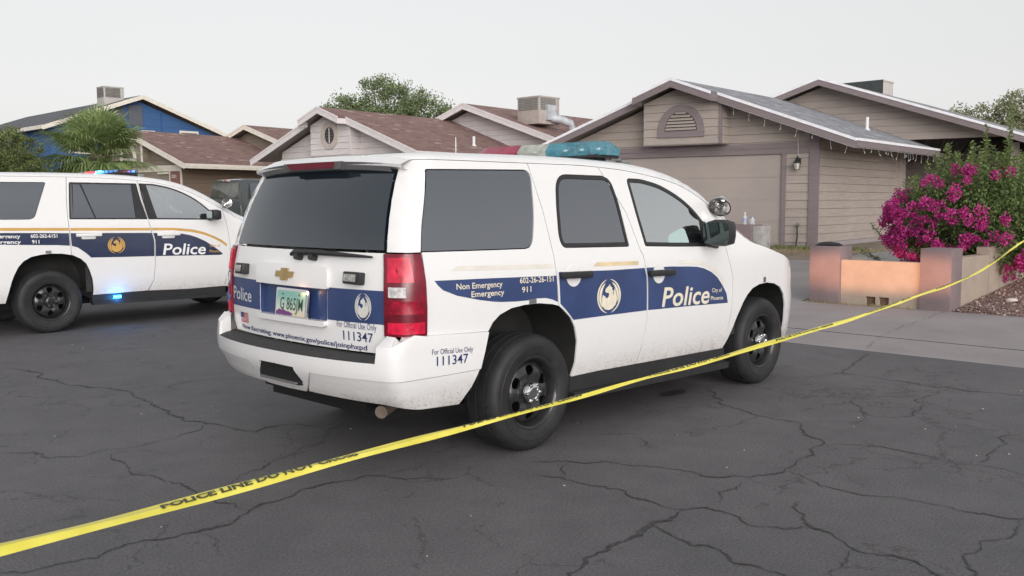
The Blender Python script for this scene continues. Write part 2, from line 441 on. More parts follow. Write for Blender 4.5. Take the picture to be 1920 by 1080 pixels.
BIRD = None
def bird(name, cx, cz, w, h, fn, m, parent, off=.0045):
    """round rising-bird emblem made of a body, head and two upswept wings"""
    L = []
    def arc(a0, a1, ro, ri, n=18, tx=0, ty=0):     # crescent that tapers at its ends
        o = [(tx + ro * math.cos(R(a0 + (a1 - a0) * i / n)), ty + ro * math.sin(R(a0 + (a1 - a0) * i / n))) for i in range(n + 1)]
        q = []
        for i in range(n, -1, -1):
            t = i / n; th = ri * math.sin(math.pi * t)**.7 + .004; rr = ro - th
            q.append((tx + rr * math.cos(R(a0 + (a1 - a0) * t)), ty + rr * math.sin(R(a0 + (a1 - a0) * t))))
        return o + q
    L.append(arc(100, 262, .50, .06)); L.append(arc(84, -82, .50, .06))
    L.append(arc(112, 230, .42, .10, tx=-.0, ty=-.0)); L.append(arc(72, -30, .42, .09))
    body = [(-.30, -.05), (-.26, .06), (-.17, .0), (-.10, -.06), (-.03, -.02), (.0, .06), (-.04, .11), (-.11, .10), (-.17, .16), (-.13, .24), (-.04, .29), (.04, .35), (.06, .28), (.14, .24), (.12, .18), (.19, .14), (.15, .10), (.20, .0), (.19, .12), (.24, .22), (.31, .05), (.34, -.12), (.28, -.27), (.14, -.38), (-.02, -.41), (-.18, -.37), (-.29, -.24)]
    L.append(body)
    bm = bmesh.new()
    for P in L:
        P = [(cx + p[0] * w, cz + p[1] * h) for p in P]
        r = delaunay_2d_cdt([Vector(p) for p in P], [(i, (i + 1) % len(P)) for i in range(len(P))], [], 0, 1e-6)
        vv = [bm.verts.new(surf(fn, v.x, v.y, off)[0]) for v in r[0]]
        for f in r[2]:
            c = [sum(r[0][i][k] for i in f) / 3 for k in (0, 1)]
            if inpoly(c[0], c[1], P):
                try: bm.faces.new([vv[i] for i in f])
                except ValueError: pass
    for v in [v for v in bm.verts if not v.link_faces]: bm.verts.remove(v)
    return obj(name, bm, m, parent, recalc=False)

def interior(root, b, belt, W):
    DK = mat('dark_interior', (.03, .03, .032), .8, var=.2)
    TR = mat('grey_trim', (.16, .16, .16), .7, var=.1)
    bm = bmesh.new(); box(bm, (-.95, -.80, .42), (3.2, .80, .50)); box(bm, (-.9, -.62, .30), (3.5, .62, .419)); obj('floor_pan', bm, GAP, root)
    for y in (-.42, .42):
        bm = bmesh.new(); box(bm, (1.15, y - .26, .55), (1.68, y + .26, .78), bev=.05)
        obj('seat', bm, DK, root)
        bm = bmesh.new(); box(bm, (0, -.26, 0), (.16, .26, .66), Matrix.Translation((1.10, y, .72)) @ Matrix.Rotation(R(-14), 4, 'Y'), bev=.05)
        obj('backrest', bm, DK, root)
        bm = bmesh.new(); box(bm, (.93, y - .13, 1.37), (1.04, y + .13, 1.56), bev=.035)
        obj('headrest', bm, DK, root)
    bm = bmesh.new(); box(bm, (2.02, -.86, .75), (2.68, .86, belt + .0), bev=.06); box(bm, (2.30, -.80, belt - .1), (2.66, .80, belt + .045), bev=.04); obj('dashboard', bm, DK, root)
    bm = bmesh.new()
    T = Matrix.Translation((1.93, .42, belt - .14)) @ Matrix.Rotation(R(-22), 4, 'Y') @ Matrix.Rotation(R(90), 4, 'Z')
    ring = [T @ Vector((.19 * math.cos(t), 0, .19 * math.sin(t))) for t in [2 * math.pi * i / 32 for i in range(33)]]
    tube(bm, ring, .016, 8); box(bm, (-.18, -.015, -.02), (.18, .015, .02), T); box(bm, (-.05, -.03, -.05), (.05, .02, .05), T)
    obj('steering_wheel', bm, DK, root)
    bm = bmesh.new(); box(bm, (.75, -.84, .5), (.78, .84, 1.70)); obj('partition', bm, DK, root)
    bm = bmesh.new(); box(bm, (-.70, -.72, b.zc(0) - .012), (1.45, .72, b.zc(0) + .0)); obj('headliner', bm, TR, root)

def wheel_well(root, arch, W, sd, name='wheel_well'):
    bm = bmesh.new(); P = arch
    A = [bm.verts.new((x, sd * (W(x, z) - .012), z)) for x, z in P]; B = [bm.verts.new((x, sd * .60, z)) for x, z in P]
    for i in range(len(P) - 1): bm.faces.new((A[i], A[i + 1], B[i + 1], B[i]))
    bm.faces.new(B)
    return obj(name, bm, mat('wheel_liner', (.018, .018, .018), .85, var=.3), root, recalc=True)
def loft(bm, A, B):
    a = [bm.verts.new(p) for p in A]; b = [bm.verts.new(p) for p in B]
    for i in range(len(a) - 1): bm.faces.new((a[i], a[i + 1], b[i + 1], b[i]))
def mirror_join(o, sharp=40):
    bm = bmesh.new(); bm.from_mesh(o.data)
    dead = [f for f in bm.faces if all(abs(v.co.y) < 3e-4 for v in f.verts)]
    bmesh.ops.delete(bm, geom=dead, context='FACES')
    g = bmesh.ops.duplicate(bm, geom=bm.verts[:] + bm.edges[:] + bm.faces[:])['geom']
    for e in g:
        if isinstance(e, bmesh.types.BMVert): e.co.y *= -1
    bmesh.ops.reverse_faces(bm, faces=[e for e in g if isinstance(e, bmesh.types.BMFace)])
    bmesh.ops.remove_doubles(bm, verts=bm.verts, dist=5e-4)
    finish(bm, sharp, False); bm.to_mesh(o.data); bm.free()
def copy_mirror(o, name=None):
    n = o.copy(); n.data = o.data.copy(); C.objects.link(n)
    bm = bmesh.new(); bm.from_mesh(n.data)
    for v in bm.verts: v.co.y *= -1
    bmesh.ops.reverse_faces(bm, faces=bm.faces); bm.to_mesh(n.data); bm.free()
    return n

def led_box(parent, x, a, z, fn, glow=None, name='warning_light', sz=(.065, .032, .035)):
    p, n = surf(fn, a, z)
    t = Vector((0, -1, 0)); u = Vector((0, 0, 1)); t = (t - n * t.dot(n)).normalized(); u = n.cross(t) * (1 if n.cross(t).z > 0 else -1)
    M = Matrix((t, n, u)).transposed().to_4x4(); M.translation = p
    bm = bmesh.new(); box(bm, (-sz[0], -.01, -sz[1]), (sz[0], sz[2], sz[1]), M, bev=.012)
    o = obj(name, bm, BLACKP, parent)
    bm = bmesh.new(); box(bm, (-sz[0] * .85, sz[2] - .002, -sz[1] * .6), (sz[0] * .6, sz[2] + .004, sz[1] * .6), M, bev=.003)
    obj('lens', bm, glow or mat('led_lens', (.30, .30, .28), .25, coat=.6, var=.5, vscale=60), o)
    return o

def spotlight(root, base, head, d, rad=.075):
    bm = bmesh.new(); tube(bm, [base, (Vector(base) + Vector(head)) / 2 + Vector((0, 0, .0)), head], .011, 8)
    d = Vector(d).normalized(); Q = d.to_track_quat('Y', 'Z').to_matrix().to_4x4(); Q.translation = Vector(head)
    o = obj('spotlight', bm, CHROME, root)
    bm = bmesh.new()
    lathe(bm, [(0, -.09), (.025, -.088), (.055, -.065), (.072, -.03), (rad, .0), (rad + .004, .012), (rad - .003, .018), (rad - .006, .012)], 32, Q)
    sh = obj('housing', bm, mat('spotlight_black', (.03, .03, .033), .12, metal=.5, coat=1, var=0), o)
    bm = bmesh.new(); lathe(bm, [(rad - .006, .010), (rad * .6, -.004), (rad * .25, -.03), (0, -.034)], 32, Q)
    obj('reflector', bm, mat('reflector_glass', (.65, .62, .60), .12, metal=.9, var=.6, vscale=25), sh)

def common_car(root, b, P):
    """shared construction; P holds the measured outlines (x, z) of one vehicle"""
    top = lambda x0, x1, n=14: [(x, b.zc(x)) for x in np.linspace(x0, x1, n)]
    # roof with windscreen surround
    ws0, ws1 = P['ws']
    bm = b.roof(ws0)
    ob = obj('roof', bm, WHITE, root, 50)
    ws = rnd([(ws0 + .07, -.88), (ws1 - .05, -.93), (ws1 - .05, .93), (ws0 + .07, .88)], [.06, .04, .04, .06], 4)
    ob2 = panel('roof_pillar', [(ws0, -1), (ws1, -1), (ws1, 1), (ws0, 1)], [ws], b.cap, WHITE, root, flange=0, gap=0, grid=.06, step=.04)
    panel('windshield', ws, [], b.cap, GLASS, root, off=-.004, flange=0, gap=.002, grid=.08)
    # hood: rim swept round the nose
    bm = bmesh.new(); T = [0, .01, .03, .06, .1, .16, .25, .4, .6, .8, 1]
    f = b.side(1)
    for sd in (1, -1):
        cols = []
        for a in np.linspace(ws1, b.xfs + 2, 44):
            p = Vector(f(a, b.zc(a))); q = Vector((min(p.x, b.XF(1.) - .35), 0)); col = []
            for t in T:
                xy = p.xy.lerp(q, t); z = p.z + (max(b.H(xy.x), p.z) - p.z) * (1 - (1 - t)**3.2)
                col.append(bm.verts.new((xy.x, xy.y * sd, z)))
            cols.append(col)
        for A, B in zip(cols, cols[1:]):
            for k in range(len(T) - 1): bm.faces.new((A[k], B[k], B[k + 1], A[k + 1]))
    bmesh.ops.remove_doubles(bm, verts=bm.verts, dist=.0015)
    obj('hood', bm, WHITE, root, 50)
    for sd in (-1, 1):
        F = b.side(sd); right = sd < 0
        q = panel('quarter_panel', P['quarter'](top), [P['qglass']], F, WHITE, root)
        panel('side_window', P['qglass'], [], F, TINT, q, off=-.003, flange=.008)
        rd = panel('rear_door', P['rdoor'](top), [P['rglass']], F, WHITE, root)
        fd = panel('front_door', P['fdoor'](top), [P['fglass']], F, WHITE, root)
        for dr, gl, gm, ins in ((rd, P['rglass'], TINT, P['seal']), (fd, P['fglass'], GLASS, P['seal'])):
            inner = inset2(gl, ins)
            panel('window_seal', gl, [inner], F, BLACKP, dr, off=.001, flange=.006, gap=.002, grid=.2)
            panel('window', inner, [], F, gm, dr, off=-.003, flange=0 if gm is GLASS else .006, gap=0)
        fe = panel('fender', P['fender'](top), [P['head']], F, WHITE, root)
        panel('headlight', P['head'], [], F, CLEARL, root, off=.002)
        panel('grille', P['grille'], [], F, BLACKP, root, off=-.01)
        wheel_well(root, P['arch_r'], b.W, sd); wheel_well(root, P['arch_f'], b.W, sd)
        bm = bmesh.new()                       # door sill and running board
        x0, x1, zt, zt1, wd = P['sill']
        prism(bm, [(x0, sd * .90, zt + .03), (x1, sd * .90, zt1 + .03), (x1, sd * .90, zt1 - .10), (x0, sd * .90, zt - .10)], (0, sd * (.075), 0))
        prism(bm, [(x0 - .02, sd * .93, zt - .075), (x1, sd * .93, zt1 - .075), (x1 - .02, sd * .93, zt1 - .125), (x0, sd * .93, zt - .125)], (0, sd * wd, 0))
        obj('running_board', bm, BLACKP, root)
        # inner door skins keep daylight out of the seams
        DK = mat('dark_interior', (.03, .03, .032), .8, var=.2)
        for (xa, xb) in ((-.38, .30), (.44, ws1 - .2)):
            bm = bmesh.new(); zb = 1.18 if xa < 0 else 1.22
            A = []; B = []
            for x in np.linspace(xa, xb, 8): A.append(F(x, .48 if xa > 0 else .99)); B.append(F(x, zb))
            loft(bm, [Vector((p[0], p[1] * .965, p[2])) for p in A], [Vector((p[0], p[1] * .965, p[2])) for p in B])
            obj('door_lining', bm, DK, root)
    interior(root, b, P['belt'], 1)
    for x in (0, 2.946): bm = bmesh.new(); tube(bm, [(x, -.75, .36), (x, .75, .36)], .05, 10); obj('axle', bm, GAP, root)
    bm = bmesh.new(); box(bm, (-1.0, -.55, .38), (-.45, .55, .60)); obj('spare_tyre_carrier', bm, GAP, root)

# ---------------------------------------------------------------- near police car
def near_car():
    root = empty('police_car', (0, 0, 0), 0, 'large white police SUV in the foreground with its lettered tailgate and blue stripe', 'police car')
    Wz = spl([.28, .40, .55, .75, .95, 1.10, 1.20, 1.27, 1.33, 1.50, 1.70, 1.83, 1.90], [.950, .972, .985, .998, 1.002, .998, .990, .978, .966, .932, .888, .855, .83])
    plan = lambda x: (.030 * max(0, (-.3 - x) / .6)**2 + .025 * max(0, (x - 2.2) / 1.1)**2)
    zc = spl([-1.9, -.6, .5, 1.0, 1.38, 1.73, 2.03, 2.27, 2.48, 2.72, 2.98, 3.3, 3.8, 5.3], [1.832, 1.836, 1.836, 1.818, 1.780, 1.722, 1.615, 1.478, 1.362, 1.250, 1.195, 1.115, 1.03, 1.08])
    H = spl([-1.0, -.6, .3, 1.0, 1.38, 1.73, 2.03, 2.27, 2.48, 2.75, 2.98, 3.4, 3.7, 3.9], [1.868, 1.893, 1.905, 1.895, 1.872, 1.815, 1.72, 1.59, 1.46, 1.30, 1.26, 1.205, 1.15, 1.10])
    XR = spl([.6, .75, .9, 1.1, 1.3, 1.5, 1.7, 1.8, 1.86], [-1.12, -1.135, -1.14, -1.135, -1.105, -1.045, -.955, -.895, -.85])
    XF = spl([.28, .5, .7, .8, 1.0, 1.1], [3.78, 3.86, 3.88, 3.84, 3.80, 3.74])
    b = Body(Wz, plan, zc, H, XR, XF, k=.085)
    E = b.edge
    arch_r = [(.37, .40), (.408, .52), (.415, .663), (.385, .76), (.342, .825), (.26, .89), (.16, .93), (.03, .947), (-.10, .948), (-.22, .938), (-.32, .908), (-.38, .868), (-.425, .81), (-.462, .70), (-.494, .606), (-.55, .50), (-.628, .40)]
    arch_f = [(3.37, .32), (3.405, .52), (3.385, .66), (3.335, .755), (3.25, .825), (3.14, .862), (3.0, .88), (2.86, .876), (2.74, .85), (2.65, .80), (2.58, .735), (2.505, .64), (2.44, .54), (2.38, .46), (2.305, .39)]
    seam1 = [(.083, zc(.083)), (.154, 1.515), (.190, 1.25), (.205, 1.10), (.222, .914)]
    seam2 = [(.80, zc(.80)), (.849, 1.763), (1.038, 1.504), (1.137, 1.236), (1.165, 1.20), (1.199, 1.04), (1.207, .85), (1.203, .728), (1.175, .58), (1.102, .412)]
    seam3 = [(2.21, zc(2.21)), (2.31, 1.187), (2.40, .965), (2.40, .75), (2.375, .60), (2.32, .47), (2.252, .372)]
    # the seam of the front door meets the roof line at the foot of the pillar
    P = dict(ws=(1.50, 2.74), belt=1.27, seal=.028, sill=(.36, 2.32, .405, .36, .10))
    P['quarter'] = lambda top: [(E(1.30), 1.308)] + [(E(z), z) for z in (1.4, 1.5, 1.6, 1.7, 1.78)] + [(E(1.832), 1.832)] + top(E(1.832) + .05, .083) + seam1[1:] + [p for p in arch_r if p[0] < .2 and p[1] > .80] + [(-.426, .818), (-.60, .825), (-.885, .838), (-.885, .95), (-.885, 1.1), (-.887, 1.306)]
    P['qglass'] = rnd([(-.889, 1.312), (-.86, 1.45), (-.76, 1.776), (.098, 1.790), (.062, 1.50), (.0, 1.298)], [0, 0, .01, .07, .1, .07])
    P['rdoor'] = lambda top: top(.083, .80, 6) + seam2[1:] + [(.36, .408)] + [p for p in arch_r if p[0] > .20 and p[1] > .45][:] + seam1[::-1][:-1]
    P['rglass'] = rnd([(.325, 1.290), (.26, 1.38), (.30, 1.60), (.35, 1.772), (.90, 1.762), (1.02, 1.54), (1.00, 1.30), (1.00, 1.272)], [.10, .10, .05, .10, .10, .05, .01, .012])
    P['rglass'] = rnd([(.40, 1.288), (.262, 1.292), (.29, 1.55), (.335, 1.768), (.905, 1.764), (.955, 1.63), (1.010, 1.272)], [.0, .16, .05, .11, .08, .08, .015])
    P['fdoor'] = lambda top: top(.80, 2.21, 16) + seam3[1:] + [(1.7, .39)] + [(1.108, .41)] + seam2[::-1][1:-1]
    P['fglass'] = rnd([(1.205, 1.268), (1.150, 1.50), (1.105, 1.752), (1.28, 1.748), (1.50, 1.712), (1.72, 1.632), (1.88, 1.545), (2.02, 1.43), (2.20, 1.24), (2.15, 1.232), (1.6, 1.25)], [.015, .05, .04, .05, .1, .1, .1, .1, .01, 0, 0])
    P['fender'] = lambda top: top(2.21, 3.3, 12) + [(a, zc(a)) for a in np.linspace(3.38, 5.3, 16)] + [(5.3, .30), (3.62, .30)] + [(3.37, .32)] + arch_f[1:] + seam3[::-1][:-1]
    P['head'] = rnd([(3.62, .83), (3.66, .99), (4.5, 1.0), (4.5, .84)], .03)
    P['grille'] = [(4.56, .62), (4.56, 1.0), (5.298, 1.0), (5.298, .62)]
    P['grille'] = [(4.56, .84), (4.56, 1.01), (5.298, 1.02), (5.298, .84)]
    P['arch_r'] = arch_r; P['arch_f'] = arch_f
    common_car(root, b, P)
    kids = {}
    for c in root.children: kids.setdefault(c.name.split('.')[0], []).append(c)
    F = b.side(-1); Q = kids['quarter_panel'][0]; RD = kids['rear_door'][0]; FD = kids['front_door'][0]
    # livery on the right side
    V = lambda n, P_, m, par, **k: panel(n, P_, [], F, m, par, off=.0015, flange=0, gap=.001, **k)
    V('side_stripe', [(-.823, 1.147), (-.80, 1.118), (-.764, 1.088), (-.661, 1.049), (-.489, 1.011), (-.38, .993), (-.309, .985), (-.19, .978), (-.072, .976), (.0, .982), (.09, .978), (.15, .965), (.212, .942), (.203, 1.115), (-.1, 1.126), (-.45, 1.138)], BLUE, Q)
    V('side_stripe', [(.234, .93), (.29, .885), (.34, .84), (.369, .81), (.7, .807), (1.02, .803), (1.198, .800), (1.192, 1.04), (1.172, 1.112), (.8, 1.117), (.225, 1.137)], BLUE, RD)
    V('side_stripe', [(1.213, .800), (1.8, .782), (2.331, .761), (2.304, .842), (2.24, .91), (2.16, .981), (2.07, 1.03), (1.961, 1.065), (1.86, 1.083), (1.733, 1.092), (1.5, 1.104), (1.190, 1.112), (1.206, 1.04)], BLUE, FD)
    V('gold_stripe', [(-.70, 1.195), (.175, 1.163), (.170, 1.192), (-.65, 1.222)], mat('worn_gold', (.76, .73, .66), .4, var=.12, vscale=3), Q)
    V('gold_stripe', [(.58, 1.152), (1.10, 1.135), (1.10, 1.165), (.62, 1.180)], GOLDF, RD)
    V('gold_stripe', [(1.62, 1.118), (1.78, 1.112), (1.92, 1.095), (2.04, 1.062), (2.16, 1.00), (2.25, .93), (2.285, .90), (2.25, .96), (2.16, 1.035), (2.04, 1.095), (1.92, 1.125), (1.78, 1.140), (1.63, 1.145)], mat('worn_gold', (.70, .66, .58)), FD)
    lettering('lettering', 'Non Emergency', (-.668, 1.086), (-.300, 1.079), .034, F, CREAM, Q, bold=.012)
    lettering('lettering', 'Emergency', (-.557, 1.034), (-.288, 1.028), .034, F, CREAM, Q, bold=.012)
    lettering('lettering', '602-26-26-151', (-.146, 1.088), (.168, 1.080), .034, F, CREAM, Q, bold=.012)
    lettering('lettering', '911', (-.13, 1.030), (-.045, 1.030), .034, F, CREAM, Q, bold=.012)
    lettering('lettering', 'Police', (1.383, .812), (2.040, .785), .142, F, CREAM, FD, bold=.016, shear=.16)
    lettering('lettering', 'City of', (2.075, .868), (2.225, .860), .032, F, CREAM, FD, bold=.008)
    lettering('lettering', 'Phoenix', (2.062, .805), (2.25, .797), .032, F, CREAM, FD, bold=.008)
    bird('bird_emblem', .745, .940, .265, .235, F, CREAM, RD)
    for n_, z in (('For Official Use Only', .712), ):
        pass
    # handles
    for x0, z0, dr in ((.372, 1.112, RD), (1.345, 1.068, FD)):
        p, n = surf(F, x0, z0); bm = bmesh.new()
        T = Matrix.Translation(p) @ Matrix.Rotation(R(1.5), 4, 'Y')
        box(bm, (-.155, -.052, -.024), (.155, -.022, .022), T, bev=.014); box(bm, (-.13, -.03, -.015), (-.09, .0, .015), T); box(bm, (.09, -.03, -.015), (.13, .0, .015), T)
        h = obj('door_handle', bm, BLACKP, dr)
        bm = bmesh.new(); c = [(.075 * math.cos(t), .07 * math.sin(t)) for t in [2 * math.pi * i / 28 for i in range(28)]]
        panel('handle_cup', [(x0 + a, z0 - .01 + c_) for a, c_ in c], [], F, WHITE, dr, off=.004, flange=.004, gap=0)
    # tail lights, on both rear corners
    for sd in (-1, 1):
        G = b.side(sd)
        zs = list(np.linspace(.842, 1.302, 9))
        tl = lambda z0, z1, d0, x1: [(E(z) + d0, z) for z in np.linspace(z0, z1, 5)] + [(x1, z1), (x1, (z0 + z1) / 2), (x1, z0)]
        o = panel('tail_light', [(E(z) - .012, z) for z in zs] + [(-.900, 1.302), (-.886, 1.15), (-.884, 1.0), (-.888, .842)], [], G, REDD, root, off=.014, flange=.03, gap=.002)
        panel('lamp_lens', tl(1.140, 1.282, .008, -.955), [], G, RED, o, off=.019, flange=.008)
        panel('reverse_lens', rnd(tl(1.058, 1.122, .012, -.992), .006, 2), [], G, CLEARL, o, off=.020, flange=.008)
        panel('lamp_lens', tl(.965, 1.045, .008, -.91), [], G, mat('mid_red_lens', (.28, .005, .025), .22, coat=0, var=.6, vscale=18), o, off=.018, flange=.008)
        panel('lamp_lens', tl(.855, .925, .008, -.905), [], G, RED, o, off=.019, flange=.008)
    # tailgate and rear window
    Yc = b.Yc
    lo = [(-Yc(.76) + .06, .735), (Yc(.76) - .06, .735)] + [(Yc(z) - .012, z) for z in (.80, .9, 1.0, 1.1, 1.2, 1.308)] + [(-Yc(z) + .012, z) for z in (1.308, 1.2, 1.1, 1.0, .9, .80)]
    rec = rnd([(-.365, .895), (.365, .895), (.365, 1.105), (-.365, 1.105)], .02)
    gate = panel('tailgate', lo, [rec], b.rear, WHITE, root, flange=.03)
    recess = lambda a, z: (b.Xr(a, z) + .028, -a, z)
    panel('plate_recess', inset2(rec, -.004), [], recess, BLUE, gate, flange=0, gap=0)
    bm = bmesh.new(); A = [Vector(b.rear(a, z)) for a, z in rec + rec[:1]]; B = [Vector(recess(a, z)) for a, z in rec + rec[:1]]; loft(bm, A, B); obj('recess_edge', bm, BLUE, gate)
    panel('gate_trim', rnd([(-.385, 1.085), (.385, 1.085), (.385, 1.19), (.33, 1.215), (-.33, 1.215), (-.385, 1.19)], [.01, .01, .04, .03, .03, .04]), [], b.rear, WHITE, gate, off=.022, flange=.03, gap=0)
    for s_ in (-1, 1):
        P_ = [(s_ * .372, .905), (s_ * (Yc(.9) - .02), .905), (s_ * (Yc(1.0) - .016), 1.0), (s_ * (Yc(1.1) - .016), 1.095), (s_ * .372, 1.095)]
        panel('rear_stripe', P_ if s_ > 0 else P_[::-1], [], b.rear, BLUE, gate, off=.0015, flange=0, gap=0)
    gl = [(Yc(z) - .012, z) for z in (1.318, 1.4, 1.5, 1.6, 1.7, 1.80)]
    panel('rear_window', [(-p[0], p[1]) for p in gl[::-1]] + gl, [], b.rear, TINT2, gate, off=.0, flange=.02)
    bm = bmesh.new()      # lower grab handle
    G_ = lambda a, z: b.rear(a, z)
    hp = rnd([(-.36, .862), (.37, .862), (.37, .895), (-.36, .895)], .014)
    panel('gate_handle', hp, [], b.rear, WHITE, gate, off=.032, flange=.05, gap=0)
    lettering('lettering', 'Police', (-.808, .950), (-.490, .945), .084, b.rear, mat('pale_lettering', (.55, .56, .58), .4, var=.05), gate, bold=.012)
    lettering('lettering', 'For Official Use Only', (.455, .872), (.765, .868), .036, b.rear, NLET, gate, bold=-.004)
    lettering('lettering', '111347', (.505, .799), (.738, .799), .052, b.rear, NLET, gate, bold=.004)
    bd = lambda a, z: b.rear(a, z)
    lettering('lettering', 'Now Recruiting: www.phoenix.gov/police/joinphxpd', (-.660, .760), (.690, .750), .029, bd, NLET, gate, bold=.014)
    bird('bird_emblem', .668, .998, .125, .155, b.rear, mat('pale_emblem', (.62, .62, .58), .4, var=.05), gate)
    # small flag decal
    for i in range(7):
        panel('flag_decal', [(-.68, .800 + i * .010), (-.555, .800 + i * .010), (-.555, .806 + i * .010), (-.68, .806 + i * .010)], [], b.rear, mat('flag_red', (.45, .05, .06), .5, var=.05), gate, off=.002, flange=0, gap=0)
    panel('flag_canton', [(-.68, .832), (-.627, .832), (-.627, .867), (-.68, .867)], [], b.rear, mat('flag_blue', (.03, .05, .16), .5, var=.05), gate, off=.003, flange=0, gap=0)
    # emblem: gold bow tie
    bt = [(-.10, -.018), (-.088, .018), (-.038, .018), (-.034, .036), (.040, .036), (.038, .018), (.10, .018), (.088, -.018), (.038, -.018), (.034, -.036), (-.040, -.036), (-.038, -.018)]
    panel('gold_emblem', [(a - .035, 1.152 + z) for a, z in bt], [], b.rear, mat('brushed_gold', (.50, .36, .16), .3, metal=.8, var=.2, vscale=20), gate, off=.032, flange=.012, gap=0)
    # number plate
    pf = lambda a, z: (-1.150 + (z - .94) * .12, -a - .035, .94 + (z - .94) * 1.08 + .025)
    pl = panel('license_plate', rnd([(-.172, .868), (.172, .868), (.172, 1.035), (-.172, 1.035)], .012), [], pf, CHROME, gate, off=.010, flange=.012, gap=0, grid=.2, step=.1)
    panel('plate_face', [(-.156, .882), (.156, .882), (.156, 1.020), (-.156, 1.020)], [], pf, mat('plate_paint', (.5, .6, .5), .4, var=0, fn=lambda nt, b_: nt.links.new(ramp(nt, mth(nt, 'MULTIPLY', mth(nt, 'SUBTRACT', objz(nt), .88), 7.1), [(.0, (.62, .48, .26)), (.25, (.68, .62, .45)), (.5, (.60, .66, .60)), (1, (.22, .46, .40))]), b_.inputs['Base Color'])), pl, off=.012, flange=0, gap=0, grid=.2, step=.1)
    mt = [(-.156, .882), (.0, .882), (.03, .888), (.02, .896), (-.02, .905), (-.05, .906), (-.075, .914), (-.10, .910), (-.125, .915), (-.145, .904), (-.156, .902)]
    panel('plate_hills', mt, [], pf, mat('plate_purple', (.16, .05, .20), .5, var=0), pl, off=.0135, flange=0, gap=0, grid=.3, step=.1)
    lettering('plate_number', 'G 865JM', (-.115, .915), (.130, .915), .068, pf, mat('plate_ink', (.03, .10, .06), .5, var=0), pl, off=.015, bold=.004)
    bm = bmesh.new()
    for a in (-.09, .09): lathe(bm, [(.009, 0), (.009, -.006), (0, -.008)], 10, Matrix.Translation(Vector(pf(a, 1.005)) + Vector((-.010, 0, 0))) @ Matrix.Rotation(R(-90), 4, 'Z'))
    obj('plate_bolt', bm, GREYM, pl)
    led_box(gate, 0, -.60, 1.158, b.rear, sz=(.062, .036, .05)); led_box(gate, 0, .61, 1.158, b.rear, sz=(.066, .036, .05))
    bm = bmesh.new()      # wiper
    pr = lambda a, z, o=.03: surf(b.rear, a, z, o)[0]
    tube(bm, [pr(.02, 1.272), pr(.06, 1.286), pr(.3, 1.291), pr(.52, 1.285), pr(.735, 1.278)], [.012, .020, .017, .013, .006], 8)
    tube(bm, [pr(.09, 1.262, 0), pr(.09, 1.262, .045)], .022, 12); tube(bm, [pr(.235, 1.262, 0), pr(.235, 1.262, .045)], .020, 12)
    obj('wiper', bm, BLACKP, gate)
    # roof spoiler with the high brake light
    bm = bmesh.new(); n = 24; L = [[] for _ in range(5)]
    for i in range(n + 1):
        y = -.775 + 1.55 * i / n; k = .085 * abs(y / .85)**2.4; e = max(0, abs(y) / .775 - .80) / .20
        z = 1.0 * -.035 * (abs(y) / .8)**2.2
        L[0].append((-.76 + k, y, 1.885 + z)); L[1].append((-.90 + k, y, 1.872 + z - .010 * e)); L[2].append((-.955 + k, y, 1.838 + z))
        L[3].append((-.948 + k, y, 1.820 + z)); L[4].append((-.865 + k, y, 1.785 + z * .8))
    for A, B in zip(L, L[1:]): loft(bm, A, B)
    sp = obj('spoiler', bm, WHITE, root, 25)
    bm = bmesh.new(); A = [(p[0] - .004, p[1] * .96, p[2] + .0) for p in L[2][1:-1]]; B = [(p[0] + .022, p[1] * .96, p[2] - .045) for p in L[2][1:-1]]; B2 = [(p[0] + .085, p[1] * .96, p[2] - .062) for p in L[2][1:-1]]
    loft(bm, A, B); loft(bm, B, B2); obj('spoiler_lip', bm, mat('grey_plastic', (.16, .16, .165), .45, var=.1), sp)
    bm = bmesh.new(); prism(bm, [(-.972, -.33, 1.836), (-.972, .30, 1.836), (-.955, .26, 1.790), (-.955, -.28, 1.790)], (.06, 0, -.01)); obj('brake_light_housing', bm, mat('grey_plastic'), sp)
    bm = bmesh.new(); prism(bm, [(-.984, -.25, 1.834), (-.984, .25, 1.834), (-.968, .23, 1.797), (-.968, -.23, 1.797)], (.02, 0, 0)); obj('brake_light', bm, REDB, sp)
    # bumper
    XB = spl([.38, .42, .47, .53, .60, .66, .70, .785, .86], [-1.08, -1.14, -1.195, -1.225, -1.262, -1.272, -1.272, -1.262, -1.20])
    bb = Body(spl([.38, .46, .60, .80, .87], [.962, .985, 1.012, 1.014, 1.006]), lambda x: .02 * max(0, (-.3 - x) / .6)**2, None, None, XB, XF, k=.11)
    bF = bb.side(-1); eb = bb.edge; cb = lambda z, y: eb(z) - (bb.Yc(z) - y)      # domain coordinate of |y| on the rear face
    up_ = [(cb(.7, 0), .70), (cb(.7, .4), .70), (cb(.7, .852), .70), (cb(.785, .855), .79), (cb(.80, .89) + .03, .795), (eb(.82) + .11, .825), (-.98, .853), (-.885, .836), (-.6, .823), (-.428, .815)] + [p for p in arch_r if p[0] < -.43 and p[1] > .60] + [(-.497, .602), (eb(.6), .602), (cb(.6, .34), .602), (cb(.5, .25), .47), (cb(.5, .245), .462), (cb(.5, 0), .458)]
    hh = [(cb(.6, 0), .615), (cb(.6, .19), .615), (cb(.6, .20), .60), (cb(.5, .215), .530), (cb(.5, .20), .515), (cb(.5, 0), .515)]
    up_ += [(cb(.5, 0), .512), (cb(.5, .20), .512), (cb(.5, .215), .525), (cb(.6, .198), .60), (cb(.6, .19), .618), (cb(.6, 0), .620)]
    o = panel('rear_bumper', up_, [], bF, WHITE, root, flange=.02, gap=0, grid=.04); mirror_join(o)
